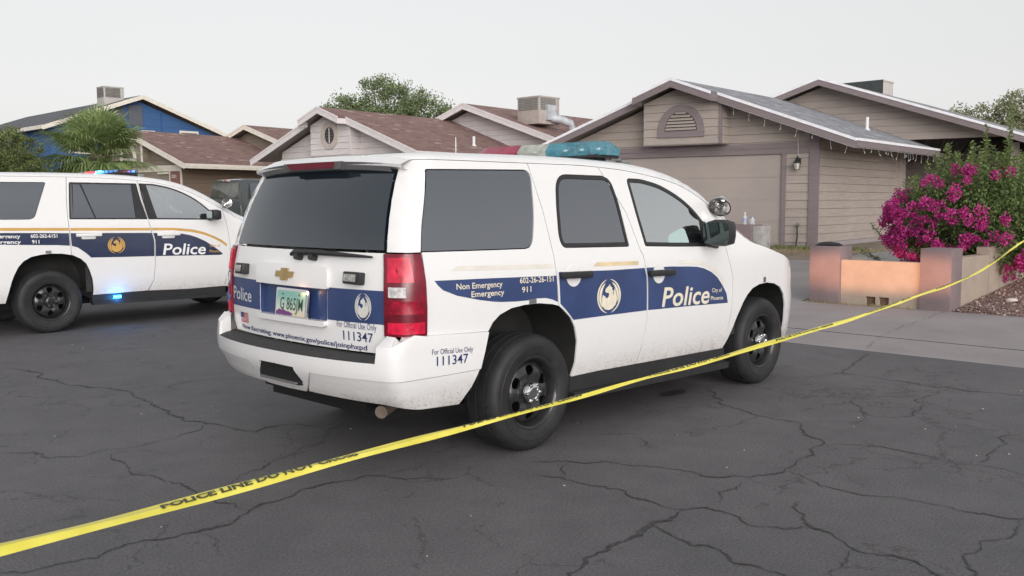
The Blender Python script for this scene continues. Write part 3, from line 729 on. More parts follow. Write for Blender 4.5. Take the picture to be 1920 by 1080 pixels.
    lo_ = [(cb(.6, .345), .598), (eb(.6), .598), (-.501, .598), (-.55, .50), (-.628, .402), (-.9, .415), (-1.0, .43), (eb(.46) + .05, .44), (eb(.46), .447), (cb(.46, .5), .455), (cb(.5, .262), .462)]
    lo2 = panel('bumper_skirt', lo_, [], bF, WHITE, o, off=-.006, flange=.02, gap=0, grid=.04)
    copy_mirror(lo2)
    bm = bmesh.new(); box(bm, (-1.235, -.22, .505), (-1.12, .22, .625)); obj('hitch_recess', bm, GAP, o)
    bm = bmesh.new(); box(bm, (-1.248, -.20, .512), (-1.20, .20, .522)); obj('hitch_shelf', bm, mat('grey_plastic'), o)
    bm = bmesh.new(); A = [Vector(bF(cb(.7, y), .70)) for y in np.linspace(0, .85, 20)]; A = [Vector((p.x, -p.y, p.z)) for p in A[::-1]] + A[1:]
    A2 = [Vector((p.x + .012, p.y, p.z + .006)) for p in A]; B = [Vector((b.Xr(p.y, .74) + .01, p.y, .728)) for p in A]
    K = 5; rows = [A, A2] + [[a.lerp(c_, t) + Vector((0, 0, .002 * (k % 2))) for a, c_ in zip(A2, B)] for k, t in enumerate((.25, .32, .6, .67, 1.))]
    for X_, Y_ in zip(rows, rows[1:]): loft(bm, X_, Y_)
    obj('step_pad', bm, mat('step_rubber', (.035, .035, .037), .75, var=.2, vscale=20), o)
    for sd in (-1, 1):     # bumper shoulders up to the lamps
        bm = bmesh.new()
        G = bb.side(sd)
        top_ = [(cb(.7, .852), .70), (cb(.785, .855), .79), (cb(.80, .89) + .03, .795), (eb(.82) + .11, .825), (-.98, .853), (-.885, .836), (-.6, .823), (-.428, .815)]
        A = [Vector(G(a, z)) for a, z in subdiv(top_, .03)[:-8] if a > cb(.785, .85)]
        B = []
        for p in A:
            x = max(p.x + .10, -1.04 + 0 * p.x); y = min(abs(p.y), .955)
            if p.x < -1.10: B.append(Vector((-1.075, sd * min(y, .93), .846)))
            else: B.append(Vector((max(p.x, -1.03), sd * (abs(p.y) - .05), min(.846, p.z + .012))))
        loft(bm, A, B)
        A = [Vector(G(cb(.7, .852), .70)), Vector(G(cb(.785, .855), .79))]
        loft(bm, A + [Vector((-1.075, sd * .86, .846))], [Vector((-1.07, sd * .855, .70)), Vector((-1.07, sd * .855, .80)), Vector((-1.07, sd * .86, .846))])
        obj('bumper_shoulder', bm, WHITE, o, 30)
    lettering('lettering', 'For Official Use Only', (-.868, .732), (-.562, .716), .030, bF, NLET, o, bold=-.004)
    lettering('lettering', '111347', (-.835, .664), (-.600, .655), .053, bF, NLET, o, bold=.004)
    panel('side_marker', [(-.065, .953), (.0, .953), (.0, .983), (-.065, .983)], [], F, GREYM, Q, off=.006, flange=.008, gap=0)
    panel('side_marker', [(2.925, .89), (2.965, .89), (2.965, .935), (2.925, .935)], [], F, GREYM, kids['fender'][0], off=.006, flange=.008, gap=0)
    # exhaust outlet
    bm = bmesh.new(); tube(bm, [(-.55, -.52, .42), (-.8, -.60, .40), (-1.02, -.72, .385)], .038, 14); obj('exhaust_pipe', bm, mat('rusty_steel', (.22, .17, .14), .6, metal=.4, var=.3), root)
    # wheels
    for x in (0, 2.946):
        for sd in (-1, 1): wheel(root, x, sd * .842, .376, sd, rimr=.224, width=.27)
    # mirrors (right one towards the camera), sail, spot lamp
    for sd in (-1, 1):
        bm = bmesh.new()
        T = Matrix.Translation((1.97, sd * 1.12, 1.335)) @ Matrix.Rotation(R(-12 * sd), 4, 'Z') @ Matrix.Diagonal((1, sd, 1, 1))
        box(bm, (-.06, -.11, -.095), (.12, .12, .11), T, bev=.075); tube(bm, [T @ Vector((.05, -.10, -.07)), (2.08, sd * .95, 1.27)], [.035, .045], 10)
        o2 = obj('side_mirror', bm, BLACKP, root, 40)
        bm = bmesh.new(); prism(bm, [T @ Vector((-.062, a, c_)) for a, c_ in rnd([(-.10, -.075), (.105, -.075), (.105, .09), (-.10, .09)], .045)], (-.004, 0, 0)); obj('mirror_glass', bm, mat('mirror_glass', (.09, .115, .115), .02, metal=1, var=0), o2)
        G = b.side(sd)
        panel('mirror_sail', rnd([(1.99, 1.235), (2.17, 1.21), (2.19, 1.26), (2.03, 1.425), (1.99, 1.43)], .01), [], G, BLACKP, FD if sd < 0 else kids['front_door'][1], off=.012, flange=.02, gap=0)
        if sd < 0: spotlight(root, (2.25, -.84, 1.46), (2.15, -1.02, 1.545), (-.62, -.20, -.45), .085)
        else: spotlight(root, (2.25, .84, 1.44), (2.20, 1.03, 1.475), (.9, 0, -.1), .085)
    # light bar across the roof
    lb = empty('light_bar', (.13, 0, 0), 0, parent=root)
    for y0, y1, mn, mt_ in ((-.66, -.14, 'blue_dome', mat('blue_dome', (.07, .32, .42), .12, coat=1, var=.3, vscale=14, alpha=.60)), (-.135, .16, 'clear_dome', mat('clear_dome_lens', (.50, .53, .47), .12, coat=1, var=.3, vscale=14, alpha=.7)), (.165, .66, 'red_dome', mat('red_dome', (.36, .012, .06), .12, coat=1, var=.3, vscale=14, alpha=.9))):
        bm = bmesh.new()
        yy = [y0, y1]; c_ = .10
        ra = lambda y: [(.945, y, 1.930), (.93, y, 1.975), (.985, y, 2.035), (1.175, y, 2.035), (1.235, y, 1.975), (1.22, y, 1.930)]
        if y0 < -.6: A = [Vector(p) for p in ra(y0)]; A = [Vector((1.08 + (p.x - 1.08) * .72, p.y + (.06 if p.z > 2 else 0), p.z)) for p in A]; M_ = ra(y0 + .13); rows = [A, M_, ra(y1)]
        elif y1 > .6: A = [Vector(p) for p in ra(y1)]; A = [Vector((1.08 + (p.x - 1.08) * .72, p.y - (.06 if p.z > 2 else 0), p.z)) for p in A]; rows = [ra(y0), ra(y1 - .13), A]
        else: rows = [ra(y0), ra(y1)]
        vs = [[bm.verts.new(p) for p in r_] for r_ in rows]
        for A, B in zip(vs, vs[1:]):
            for i in range(6): bm.faces.new((A[i], A[(i + 1) % 6], B[(i + 1) % 6], B[i]))
        bm.faces.new(vs[0]); bm.faces.new(vs[-1][::-1])
        obj(mn, bm, mt_, lb, 20)
    bm = bmesh.new(); box(bm, (.945, -.63, 1.912), (1.22, .63, 1.935), bev=.006)
    for y in (-.5, .5): box(bm, (1.0, y - .04, 1.86), (1.17, y + .04, 1.915))
    obj('bar_base', bm, BLACKP, lb)
    bm = bmesh.new()
    for y in np.linspace(-.56, .56, 8): lathe(bm, [(.035, -.03), (.03, .0), (.01, .02), (0, .02)], 16, Matrix.Translation((1.04, y, 1.975)) @ Matrix.Rotation(R(90), 4, 'Z'))
    for y in np.linspace(-.56, .56, 8): box(bm, (1.10, y - .045, 1.94), (1.13, y + .045, 2.01))
    obj('reflector', bm, mat('lamp_silver', (.6, .6, .6), .2, metal=.9, var=.2), lb)
    bm = bmesh.new(); box(bm, (1.24, -.64, 1.865), (1.34, -.58, 1.90), bev=.006); tube(bm, [(1.15, -.60, 1.91), (1.25, -.61, 1.90), (1.30, -.63, 1.875)], .012, 6); obj('bar_clamp', bm, GREYM, lb)
    bm = bmesh.new(); tube(bm, [(.35, .1, 1.89), (.35, .1, 2.06)], .003, 6); obj('antenna', bm, WHITE, root)
    for y_, e_ in ((-.165, .10),):
        ld = bpy.data.lights.new('plate_lamp', 'POINT'); ld.energy = e_; ld.color = (1.0, .45, .22); ld.shadow_soft_size = .01
        lo = bpy.data.objects.new('plate_lamp', ld); C.objects.link(lo); lo.location = (-1.178, y_, 1.052); lo.parent = root
    return root, b
near_root, NB = near_car()
# ---------------------------------------------------------------- police car on the left
def far_car():
    root = empty('police_car', (-.04, 8.05, 0), 0, 'white police SUV at the left edge with a gold bird badge and lit roof lights', 'police car')
    Wz = spl([.28, .45, .65, .90, 1.10, 1.22, 1.36, 1.43, 1.60, 1.86, 1.96], [.965, .985, 1.003, 1.008, 1.004, 1.0, .990, .972, .935, .885, .86])
    plan = lambda x: (.030 * max(0, (-.3 - x) / .6)**2 + .025 * max(0, (x - 2.2) / 1.1)**2)
    zc = spl([-1.9, -.6, .36, .83, 1.25, 1.54, 1.77, 2.0, 2.31, 2.6, 2.85, 3.2, 3.8, 5.6], [1.925, 1.935, 1.935, 1.925, 1.898, 1.858, 1.80, 1.712, 1.545, 1.375, 1.295, 1.235, 1.17, 1.20])
    H = spl([-1.0, -.6, .36, 1.0, 1.54, 1.77, 2.0, 2.31, 2.6, 2.85, 3.3, 3.8, 4.05], [1.965, 1.99, 2.0, 1.99, 1.945, 1.90, 1.82, 1.66, 1.48, 1.38, 1.34, 1.27, 1.20])
    XR = spl([.3, .5, .9, 1.1, 1.4, 1.6, 1.86, 1.96], [-1.16, -1.20, -1.18, -1.17, -1.14, -1.08, -.99, -.93])
    XF = spl([.28, .5, .8, 1.0, 1.2], [3.90, 4.0, 4.02, 4.0, 3.93])
    b = Body(Wz, plan, zc, H, XR, XF, k=.085); E = b.edge
    arch_r = [(.50, .39), (.515, .527), (.505, .64), (.473, .75), (.435, .84), (.37, .905), (.28, .952), (.15, .978), (.028, .984), (-.10, .976), (-.21, .955), (-.30, .905), (-.36, .84), (-.41, .745), (-.444, .659), (-.48, .53), (-.516, .407)]
    arch_f = [(x + 3.02, z) for x, z in arch_r]
    seam1 = [(.294, zc(.294)), (.262, 1.65), (.248, 1.407), (.256, 1.15), (.26, .957)]
    seam2 = [(1.19, zc(1.19)), (1.215, 1.70), (1.27, 1.39), (1.30, 1.24), (1.33, 1.112), (1.34, .90), (1.33, .755), (1.308, .577), (1.228, .44)]
    seam3 = [(2.36, zc(2.36)), (2.41, 1.25), (2.44, 1.0), (2.43, .75), (2.40, .60), (2.33, .425)]
    P = dict(ws=(1.62, 2.84), belt=1.40, seal=.016, sill=(.50, 2.36, .435, .405, .09))
    P['quarter'] = lambda top: [(E(z), z) for z in (.45, .7, .95, 1.2, 1.4, 1.5, 1.6, 1.7, 1.85)] + [(E(1.925), 1.925)] + top(E(1.925) + .05, .294) + seam1[1:] + [p for p in arch_r if p[0] < .2] + [(-.9, .42)]
    P['qglass'] = rnd([(-.90, 1.418), (-.85, 1.858), (.036, 1.862), (-.13, 1.451), (-.175, 1.413)], [.02, .02, .02, .03, .05])
    P['rdoor'] = lambda top: top(.294, 1.19, 6) + seam2[1:] + [(.51, .435)] + [p for p in arch_r if p[0] > .27 and p[1] > .45] + seam1[::-1][:-1]
    P['rglass'] = rnd([(.270, 1.408), (.318, 1.866), (1.172, 1.86), (1.195, 1.70), (1.262, 1.392)], [.01, .02, .01, 0, .01])
    P['fdoor'] = lambda top: top(1.19, 2.36, 14) + seam3[1:] + [(1.8, .42), (1.235, .438)] + seam2[::-1][1:-1]
    P['fglass'] = rnd([(1.280, 1.392), (1.225, 1.70), (1.208, 1.862), (1.40, 1.855), (1.62, 1.815), (1.82, 1.742), (1.98, 1.655), (2.12, 1.545), (2.22, 1.45), (2.31, 1.375), (2.1, 1.372)], [.01, 0, .01, .04, .1, .1, .1, .1, .04, .01, 0])
    P['fender'] = lambda top: top(2.36, 3.3, 12) + [(a, zc(a)) for a in np.linspace(3.38, 5.3, 16)] + [(5.3, .30), (3.75, .30), (3.535, .407)] + arch_f[1:] + seam3[::-1][:-1]
    P['head'] = rnd([(3.62, .93), (3.66, 1.12), (4.5, 1.13), (4.5, .94)], .03)
    P['grille'] = [(4.56, .70), (4.56, 1.13), (5.298, 1.14), (5.298, .70)]
    P['arch_r'] = arch_r; P['arch_f'] = arch_f
    common_car(root, b, P)
    kids = {}
    for c in root.children: kids.setdefault(c.name.split('.')[0], []).append(c)
    F = b.side(-1); Q = kids['quarter_panel'][0]; RD = kids['rear_door'][0]; FD = kids['front_door'][0]
    V = lambda n, P_, m, par, off=.0015: panel(n, P_, [], F, m, par, off=off, flange=0, gap=.001)
    ST = [(.247, 1.075), (.1, 1.088), (-.194, 1.100), (-.549, 1.117), (-.85, 1.128), (-.85, 1.265), (-.3, 1.252), (.245, 1.234)]
    V('side_stripe', ST, NAVY, Q)
    V('side_stripe', [(.268, 1.072), (.337, 1.051), (.432, .98), (.47, .945), (.495, .916), (.9, .905), (1.325, .896), (1.330, 1.11), (1.305, 1.209), (.8, 1.222), (.262, 1.234)], NAVY, RD)
    V('side_stripe', [(1.342, .896), (1.9, .880), (2.275, .870), (2.325, .883), (2.26, .94), (2.183, .994), (2.07, 1.07), (1.949, 1.128), (1.84, 1.165), (1.718, 1.187), (1.5, 1.198), (1.322, 1.208), (1.345, 1.11)], NAVY, FD)
    V('gold_stripe', [(-.85, 1.288), (.245, 1.263), (.245, 1.300), (-.85, 1.325)], GOLD, Q)
    V('gold_stripe', [(.262, 1.262), (1.288, 1.240), (1.283, 1.276), (.262, 1.299)], GOLD, RD)
    V('gold_stripe', [(1.305, 1.240), (1.6, 1.235), (1.873, 1.204), (2.04, 1.165), (2.187, 1.108), (2.30, 1.045), (2.385, .985), (2.395, 1.02), (2.31, 1.085), (2.188, 1.145), (2.04, 1.203), (1.875, 1.243), (1.6, 1.270), (1.300, 1.276)], GOLD, FD)
    L = lambda s, a, b_, h, m, par, **k: lettering('lettering', s, a, b_, h, F, m, par, **k)
    L('Non Emergency', (-.80, 1.202), (-.322, 1.190), .042, WLET, Q, bold=.02); L('Emergency', (-.69, 1.132), (-.318, 1.123), .042, WLET, Q, bold=.02)
    L('602-262-6151', (-.205, 1.190), (.103, 1.183), .042, WLET, Q, bold=.02); L('911', (-.195, 1.120), (-.110, 1.118), .042, WLET, Q, bold=.02)
    L('Police', (1.442, .912), (2.060, .895), .148, WLET, FD, bold=.016, shear=.16)
    L('City of', (2.125, .992), (2.285, .985), .036, GOLD, FD, bold=.008); L('Phoenix', (2.118, .915), (2.27, .908), .036, GOLD, FD, bold=.008)
    bird('bird_emblem', .826, 1.062, .225, .215, F, GOLD, RD)
    V('pillar_trim', [(.315, 1.412), (.350, 1.86), (.46, 1.86), (.60, 1.412), (.585, 1.412), (.445, 1.845), (.36, 1.845)], BLACKP, RD, .003)
    V('pillar_trim', [(1.11, 1.40), (1.10, 1.855), (1.165, 1.855), (1.25, 1.40)], BLACKP, RD, .003)
    V('pillar_trim', [(1.290, 1.40), (1.225, 1.85), (1.30, 1.85), (1.40, 1.40)], BLACKP, FD, .003)
    for x0, z0, dr in ((.475, 1.205), (1.525, 1.185)) if 0 else ((.475, 1.205, RD), (1.525, 1.185, FD)):
        p, n = surf(F, x0, z0); T = Matrix.Translation(p); bm = bmesh.new()
        box(bm, (-.16, -.050, -.020), (.16, -.018, .022), T, bev=.012); box(bm, (-.09, -.028, -.055), (.09, .0, -.01), T, bev=.02)
        obj('door_handle', bm, WHITE, dr)
    # rear end, simple
    Yc = b.Yc
    gate = panel('tailgate', [(-Yc(.6), .50), (Yc(.6), .50)] + [(Yc(z) - .01, z) for z in (.7, .9, 1.1, 1.405)] + [(-Yc(z) + .01, z) for z in (1.405, 1.1, .9, .7)], [], b.rear, WHITE, root)
    panel('rear_window', [(-Yc(z) + .01, z) for z in (1.86, 1.7, 1.5, 1.415)] + [(Yc(z) - .01, z) for z in (1.415, 1.5, 1.7, 1.86)], [], b.rear, TINT2, gate)
    for sd in (-1, 1):
        panel('tail_light', [(E(z) + .004, z) for z in (.92, 1.1, 1.3, 1.41)] + [(-.93, 1.41), (-.92, .92)], [], b.side(sd), RED, root, off=.008, flange=.01)
    bm = bmesh.new(); box(bm, (-1.33, -.95, .42), (-1.08, .95, .72), bev=.05); obj('rear_bumper', bm, WHITE, root)
    # wheels, mirrors
    for x in (0, 3.02):
        for sd in (-1, 1): wheel(root, x, sd * .845, .392, sd, rimr=.226, width=.262, slots=6)
    for sd in (-1, 1):
        bm = bmesh.new(); T = Matrix.Translation((2.12, sd * 1.14, 1.440)) @ Matrix.Diagonal((1, sd, 1, 1))
        box(bm, (-.05, -.10, -.075), (.09, .10, .07), T, bev=.05); tube(bm, [T @ Vector((.05, -.10, -.05)), (2.14, sd * .95, 1.385)], [.03, .04], 10)
        o2 = obj('side_mirror', bm, BLACKP, root, 40)
        bm = bmesh.new(); prism(bm, [T @ Vector((-.052, a, c_)) for a, c_ in rnd([(-.075, -.05), (.08, -.05), (.08, .05), (-.075, .05)], .035)], (-.004, 0, 0)); obj('mirror_glass', bm, mat('mirror_glass'), o2)
        spotlight(root, (2.36, sd * .85, 1.50), (2.40, sd * 1.02, 1.60), (.9, .1 * sd, -.1) if sd > 0 else (-.2, -1, .35), .08)
    for x_ in (.12,):
        panel('side_marker', [(-.045, .99), (.02, .99), (.02, 1.025), (-.045, 1.025)], [], F, GREYM, Q, off=.006, flange=.008, gap=0)
    # low-profile light bar with lit modules, and a lit marker on the running board
    lb = empty('light_bar', (0, 0, 0), 0, parent=root)
    bm = bmesh.new(); box(bm, (1.03, -.62, 2.00), (1.32, .62, 2.012), bev=.004); box(bm, (1.05, -.60, 1.96), (1.30, .60, 2.0)); obj('bar_base', bm, BLACKP, lb)
    bm = bmesh.new(); box(bm, (1.03, -.64, 2.013), (1.32, .64, 2.052), bev=.012); obj('clear_dome', bm, LENSC, lb)
    bm = bmesh.new()
    for y in np.linspace(-.55, .55, 9):
        box(bm, (1.05, y - .05, 2.014), (1.06, y + .05, 2.046)); box(bm, (1.29, y - .05, 2.014), (1.30, y + .05, 2.046))
    obj('reflector', bm, mat('lamp_silver', (.6, .6, .6), .2, metal=.9, var=.2), lb)
    bm = bmesh.new(); box(bm, (1.035, -.07, 2.016), (1.047, .06, 2.048)); obj('blue_lamp', bm, mat('lit_blue', (.02, .1, .6), emit=(.03, .30, 1.0), es=14, var=0), lb)
    bm = bmesh.new(); box(bm, (1.035, .14, 2.018), (1.047, .42, 2.044)); obj('red_lamp', bm, mat('lit_red', (.6, .02, .03), emit=(1.0, .05, .08), es=2.2, var=0), lb)
    bm = bmesh.new(); box(bm, (1.33, -.60, 1.955), (1.42, -.52, 1.995), bev=.005); obj('bar_clamp', bm, GREYM, lb)
    bm = bmesh.new(); box(bm, (.76, -1.012, .375), (.86, -.995, .410), bev=.006); obj('running_board_lamp', bm, mat('lit_cyan', (.02, .1, .6), emit=(.02, .35, 1.0), es=16, var=0), root)
    for (p, col, e_) in (((.81, -1.06, .38), (.05, .35, 1.0), 1.6), ((1.0, -.02, 2.06), (.05, .25, 1.0), 2.0)):
        ld = bpy.data.lights.new('lamp_glow', 'POINT'); ld.energy = e_; ld.color = col; ld.shadow_soft_size = .03
        lo = bpy.data.objects.new('lamp_glow', ld); C.objects.link(lo); lo.location = p; lo.parent = root
    return root
far_root = far_car()

# headlamps of the foreground car are on: they light the low wall in front of it
for sd in (-1, 1):
    ld = bpy.data.lights.new('headlamp', 'SPOT'); ld.energy = 520; ld.color = (1.0, .46, .25); ld.spot_size = R(50); ld.spot_blend = .9; ld.shadow_soft_size = .05
    lo = bpy.data.objects.new('headlamp', ld); C.objects.link(lo); lo.location = (3.93, sd * .72, .92); lo.parent = near_root
    lo.scale = (1, .17, 1)
    lo.rotation_euler = (Vector((8.6, .32 + .1 * sd, .58)) - Vector(lo.location)).to_track_quat('-Z', 'Y').to_euler()

# ---------------------------------------------------------------- pickup in the driveway
def pickup():
    root = empty('pickup_truck', (9.75, 20.55, .42), R(2), 'dark grey pickup with tinted rear window, nosed into the driveway beyond the police cars', 'pickup truck')
    G = mat('grey_truck_paint', (.062, .070, .072), .28, coat=.7, var=.1)
    f = lambda x, y, z: (x, y, z)
    def shell(name, secs, m, par=root):
        bm = bmesh.new(); rings = []
        for x, w0, w1, z0, z1 in secs:
            pts = rnd([(-w0, z0), (w0, z0), (w1, z1), (-w1, z1)], [.04, .04, .12, .12], 4)
            rings.append([bm.verts.new((x, p[0], p[1])) for p in pts])
        for A, B in zip(rings, rings[1:]):
            n = len(A)
            for i in range(n): bm.faces.new((A[i], A[(i + 1) % n], B[(i + 1) % n], B[i]))
        bm.faces.new(rings[0]); bm.faces.new(rings[-1][::-1]); return obj(name, bm, m, par, 40)
    shell('cab', [(0, .96, .96, .45, 1.22), (.01, .965, .965, .45, 1.25), (.02, .95, .93, .46, 1.30), (.16, .93, .76, .5, 1.88), (.30, .93, .755, .5, 1.915), (1.6, .93, .76, .5, 1.92), (1.9, .94, .77, .5, 1.85), (2.5, .96, .93, .5, 1.28), (2.6, .96, .95, .5, 1.2)], G)
    shell('hood', [(2.45, .96, .93, .5, 1.24), (3.3, .96, .92, .5, 1.2), (3.7, .90, .85, .5, 1.05)], G)
    bm = bmesh.new()
    for y in (-.96, .90): box(bm, (-1.9, y, .55), (0, y + .06, 1.30), bev=.015)
    box(bm, (-1.9, -.90, .55), (0, .90, .75)); obj('bed', bm, G, root)
    bm = bmesh.new(); box(bm, (-1.96, -.90, .62), (-1.90, .90, 1.30), bev=.02); tg = obj('tailgate', bm, G, root)
    bm = bmesh.new(); box(bm, (-1.975, -.09, 1.10), (-1.955, .09, 1.15)); obj('handle', bm, CHROME, tg)
    bm = bmesh.new(); prism(bm, [(.035, -.80, 1.36), (.035, .80, 1.36), (.128, .70, 1.80), (.128, -.70, 1.80)], (-.012, 0, 0)); obj('rear_window', bm, mat('truck_glass', (.10, .10, .09), .04, var=.5, vscale=2, ior=1.9), root)
    bm = bmesh.new(); box(bm, (.10, -.14, 1.845), (.16, .14, 1.885)); bl = obj('high_brake_light', bm, CLEARL, root)
    bm = bmesh.new(); box(bm, (.092, -.05, 1.848), (.12, .05, 1.882)); obj('red_lens', bm, RED, bl)
    for sd in (-1, 1):
        bm = bmesh.new(); prism(bm, [(.38, sd * .93, 1.33), (.42, sd * .80, 1.78), (.95, sd * .80, 1.78), (.95, sd * .93, 1.33)], (0, sd * .008, 0)); obj('side_window', bm, TINT, root)
        bm = bmesh.new(); box(bm, (-1.99, sd * .86 - .07, .85), (-1.93, sd * .86 + .07, 1.28), bev=.015); obj('tail_light', bm, RED, root)
    bm = bmesh.new(); box(bm, (-2.12, -.9, .48), (-1.95, .9, .66), bev=.03); obj('rear_bumper', bm, CHROME, root)
    for x in (-1.0, 2.8):
        for sd in (-1, 1):
            bm = bmesh.new(); lathe(bm, [(.20, -.12), (.36, -.12), (.38, -.06), (.38, .06), (.36, .12), (.2, .12)], 32, Matrix.Translation((x, sd * .82, .38))); obj('wheel', bm, RUB, root)
pickup()

# ---------------------------------------------------------------- ground
GX = [-60, 5.3, 6.2, 8.6, 14, 400]; GZ = [0, 0, .03, .09, .5, .5]
def gz(x): return float(np.interp(x, GX, GZ))
def strip(name, x0, x1, y0, y1, m, dz=0., kind='structure', nx=None):
    bm = bmesh.new(); xs = [x0] + [x for x in GX if x0 < x < x1] + [x1]
    rows = [[bm.verts.new((x, y, gz(x) + dz)) for x in xs] for y in (y0, y1)]
    for i in range(len(xs) - 1): bm.faces.new((rows[0][i], rows[0][i + 1], rows[1][i + 1], rows[1][i]))
    return tag(obj(name, bm, m), kind=kind)
def asphalt_fn(nt, b):
    tc = nt.nodes.new('ShaderNodeTexCoord'); O = tc.outputs['Object']
    big = nz(nt, .35, 5, .6, O); mid = nz(nt, 3.2, 6, .65, O); fine = nz(nt, 75, 5, .8, O); gr = nz(nt, 260, 2, .6, O)
    c = ramp(nt, big, [(.25, (.108, .105, .109)), (.75, (.150, .146, .150))])
    c = mixc(nt, .55, c, ramp(nt, mid, [(.2, (.65, .65, .66)), (.8, (1.22, 1.2, 1.2))]), 'MULTIPLY')
    c = mixc(nt, .75, c, ramp(nt, fine, [(.30, (.35, .35, .35)), (.70, (1.65, 1.65, 1.65))]), 'MULTIPLY')
    st = mth(nt, 'GREATER_THAN', gr, .745)
    c = mixc(nt, mth(nt, 'MULTIPLY', st, .6), c, (.30, .29, .28))
    for sc_, wd, th_ in ((.55, .010, .49), (1.5, .0065, .54)):          # web of hairline cracks
        dn = nt.nodes.new('ShaderNodeTexNoise'); dn.inputs['Scale'].default_value = 2.2; dn.inputs['Detail'].default_value = 8; dn.inputs['Roughness'].default_value = .68; nt.links.new(O, dn.inputs['Vector'])
        vm = nt.nodes.new('ShaderNodeVectorMath'); vm.operation = 'SCALE'; vm.inputs['Scale'].default_value = .55; nt.links.new(dn.outputs['Color'], vm.inputs[0])
        va = nt.nodes.new('ShaderNodeVectorMath'); nt.links.new(O, va.inputs[0]); nt.links.new(vm.outputs[0], va.inputs[1])
        vo = nt.nodes.new('ShaderNodeTexVoronoi'); vo.feature = 'DISTANCE_TO_EDGE'; vo.inputs['Scale'].default_value = sc_; nt.links.new(va.outputs[0], vo.inputs['Vector'])
        k = mth(nt, 'LESS_THAN', vo.outputs['Distance'], mth(nt, 'MULTIPLY', nz(nt, 5, 4, .7, O), wd * sc_ * 1.6))
        k = mth(nt, 'MULTIPLY', k, mth(nt, 'MULTIPLY', mth(nt, 'GREATER_THAN', nz(nt, .9, 3, .6, O), th_), .5))
        c = mixc(nt, k, c, (.045, .043, .045))
    nt.links.new(c, b.inputs['Base Color'])
    nt.links.new(bump(nt, mth(nt, 'ADD', mth(nt, 'MULTIPLY', fine, .7), mth(nt, 'MULTIPLY', mid, .3)), .45, .008), b.inputs['Normal'])
    b.inputs['Specular IOR Level'].default_value = .35
ASPH = mat('asphalt', rough=.82, var=0, fn=asphalt_fn)
def conc_fn(c0, c1, joint=None):
    def f(nt, b):
        tc = nt.nodes.new('ShaderNodeTexCoord'); O = tc.outputs['Object']
        a = nz(nt, 1.1, 6, .6, O); g_ = nz(nt, 45, 4, .7, O)
        c = ramp(nt, a, [(.3, c0), (.7, c1)])
        c = mixc(nt, .5, c, ramp(nt, g_, [(.25, (.75, .75, .75)), (.75, (1.2, 1.2, 1.2))]), 'MULTIPLY')
        sp = nz(nt, 14, 3, .6, O); c = mixc(nt, mth(nt, 'MULTIPLY', mth(nt, 'GREATER_THAN', sp, .74), .5), c, (.10, .09, .09))
        nt.links.new(c, b.inputs['Base Color']); nt.links.new(bump(nt, g_, .3, .004), b.inputs['Normal'])
    return f
CONC = mat('concrete', rough=.85, var=0, fn=conc_fn((.27, .245, .248), (.34, .31, .312)))
CONC2 = mat('driveway_concrete', rough=.85, var=0, fn=conc_fn((.27, .255, .255), (.35, .33, .33)))
bm = bmesh.new(); vs = [bm.verts.new(p) for p in ((-300, -300, 0), (5.3, -300, 0), (5.3, 300, 0), (-300, 300, 0))]; bm.faces.new(vs); tag(obj('road', bm, ASPH), kind='structure')
strip('gutter', 5.304, 6.20, -300, 300, CONC, .000)
strip('sidewalk', 6.20, 8.62, -300, 300, CONC, .004)
def dirt_fn(nt, b):
    tc = nt.nodes.new('ShaderNodeTexCoord'); O = tc.outputs['Object']
    a = nz(nt, 1.5, 5, .6, O); g_ = nz(nt, 40, 4, .7, O)
    c = mixc(nt, .6, ramp(nt, a, [(.3, (.20, .165, .13)), (.7, (.30, .25, .20))]), ramp(nt, g_, [(.25, (.6, .6, .6)), (.75, (1.4, 1.35, 1.3))]), 'MULTIPLY')
    nt.links.new(c, b.inputs['Base Color']); nt.links.new(bump(nt, g_, .6, .02), b.inputs['Normal'])
strip('terrain', 8.624, 400, -400, 400, mat('dirt', rough=.95, var=0, fn=dirt_fn), -.012)
strip('driveway', 8.63, 15.95, 1.45, 9.6, CONC2, .0)
strip('path', 9.1, 22, -.45, 1.30, CONC2, .002); strip('driveway', 8.63, 14.3, 18.6, 24.2, CONC2, .0)
bm = bmesh.new(); box(bm, (6.185, -60, -.02), (6.205, 60, .0325)); tag(obj('expansion_joint', bm, GAP), kind='structure')
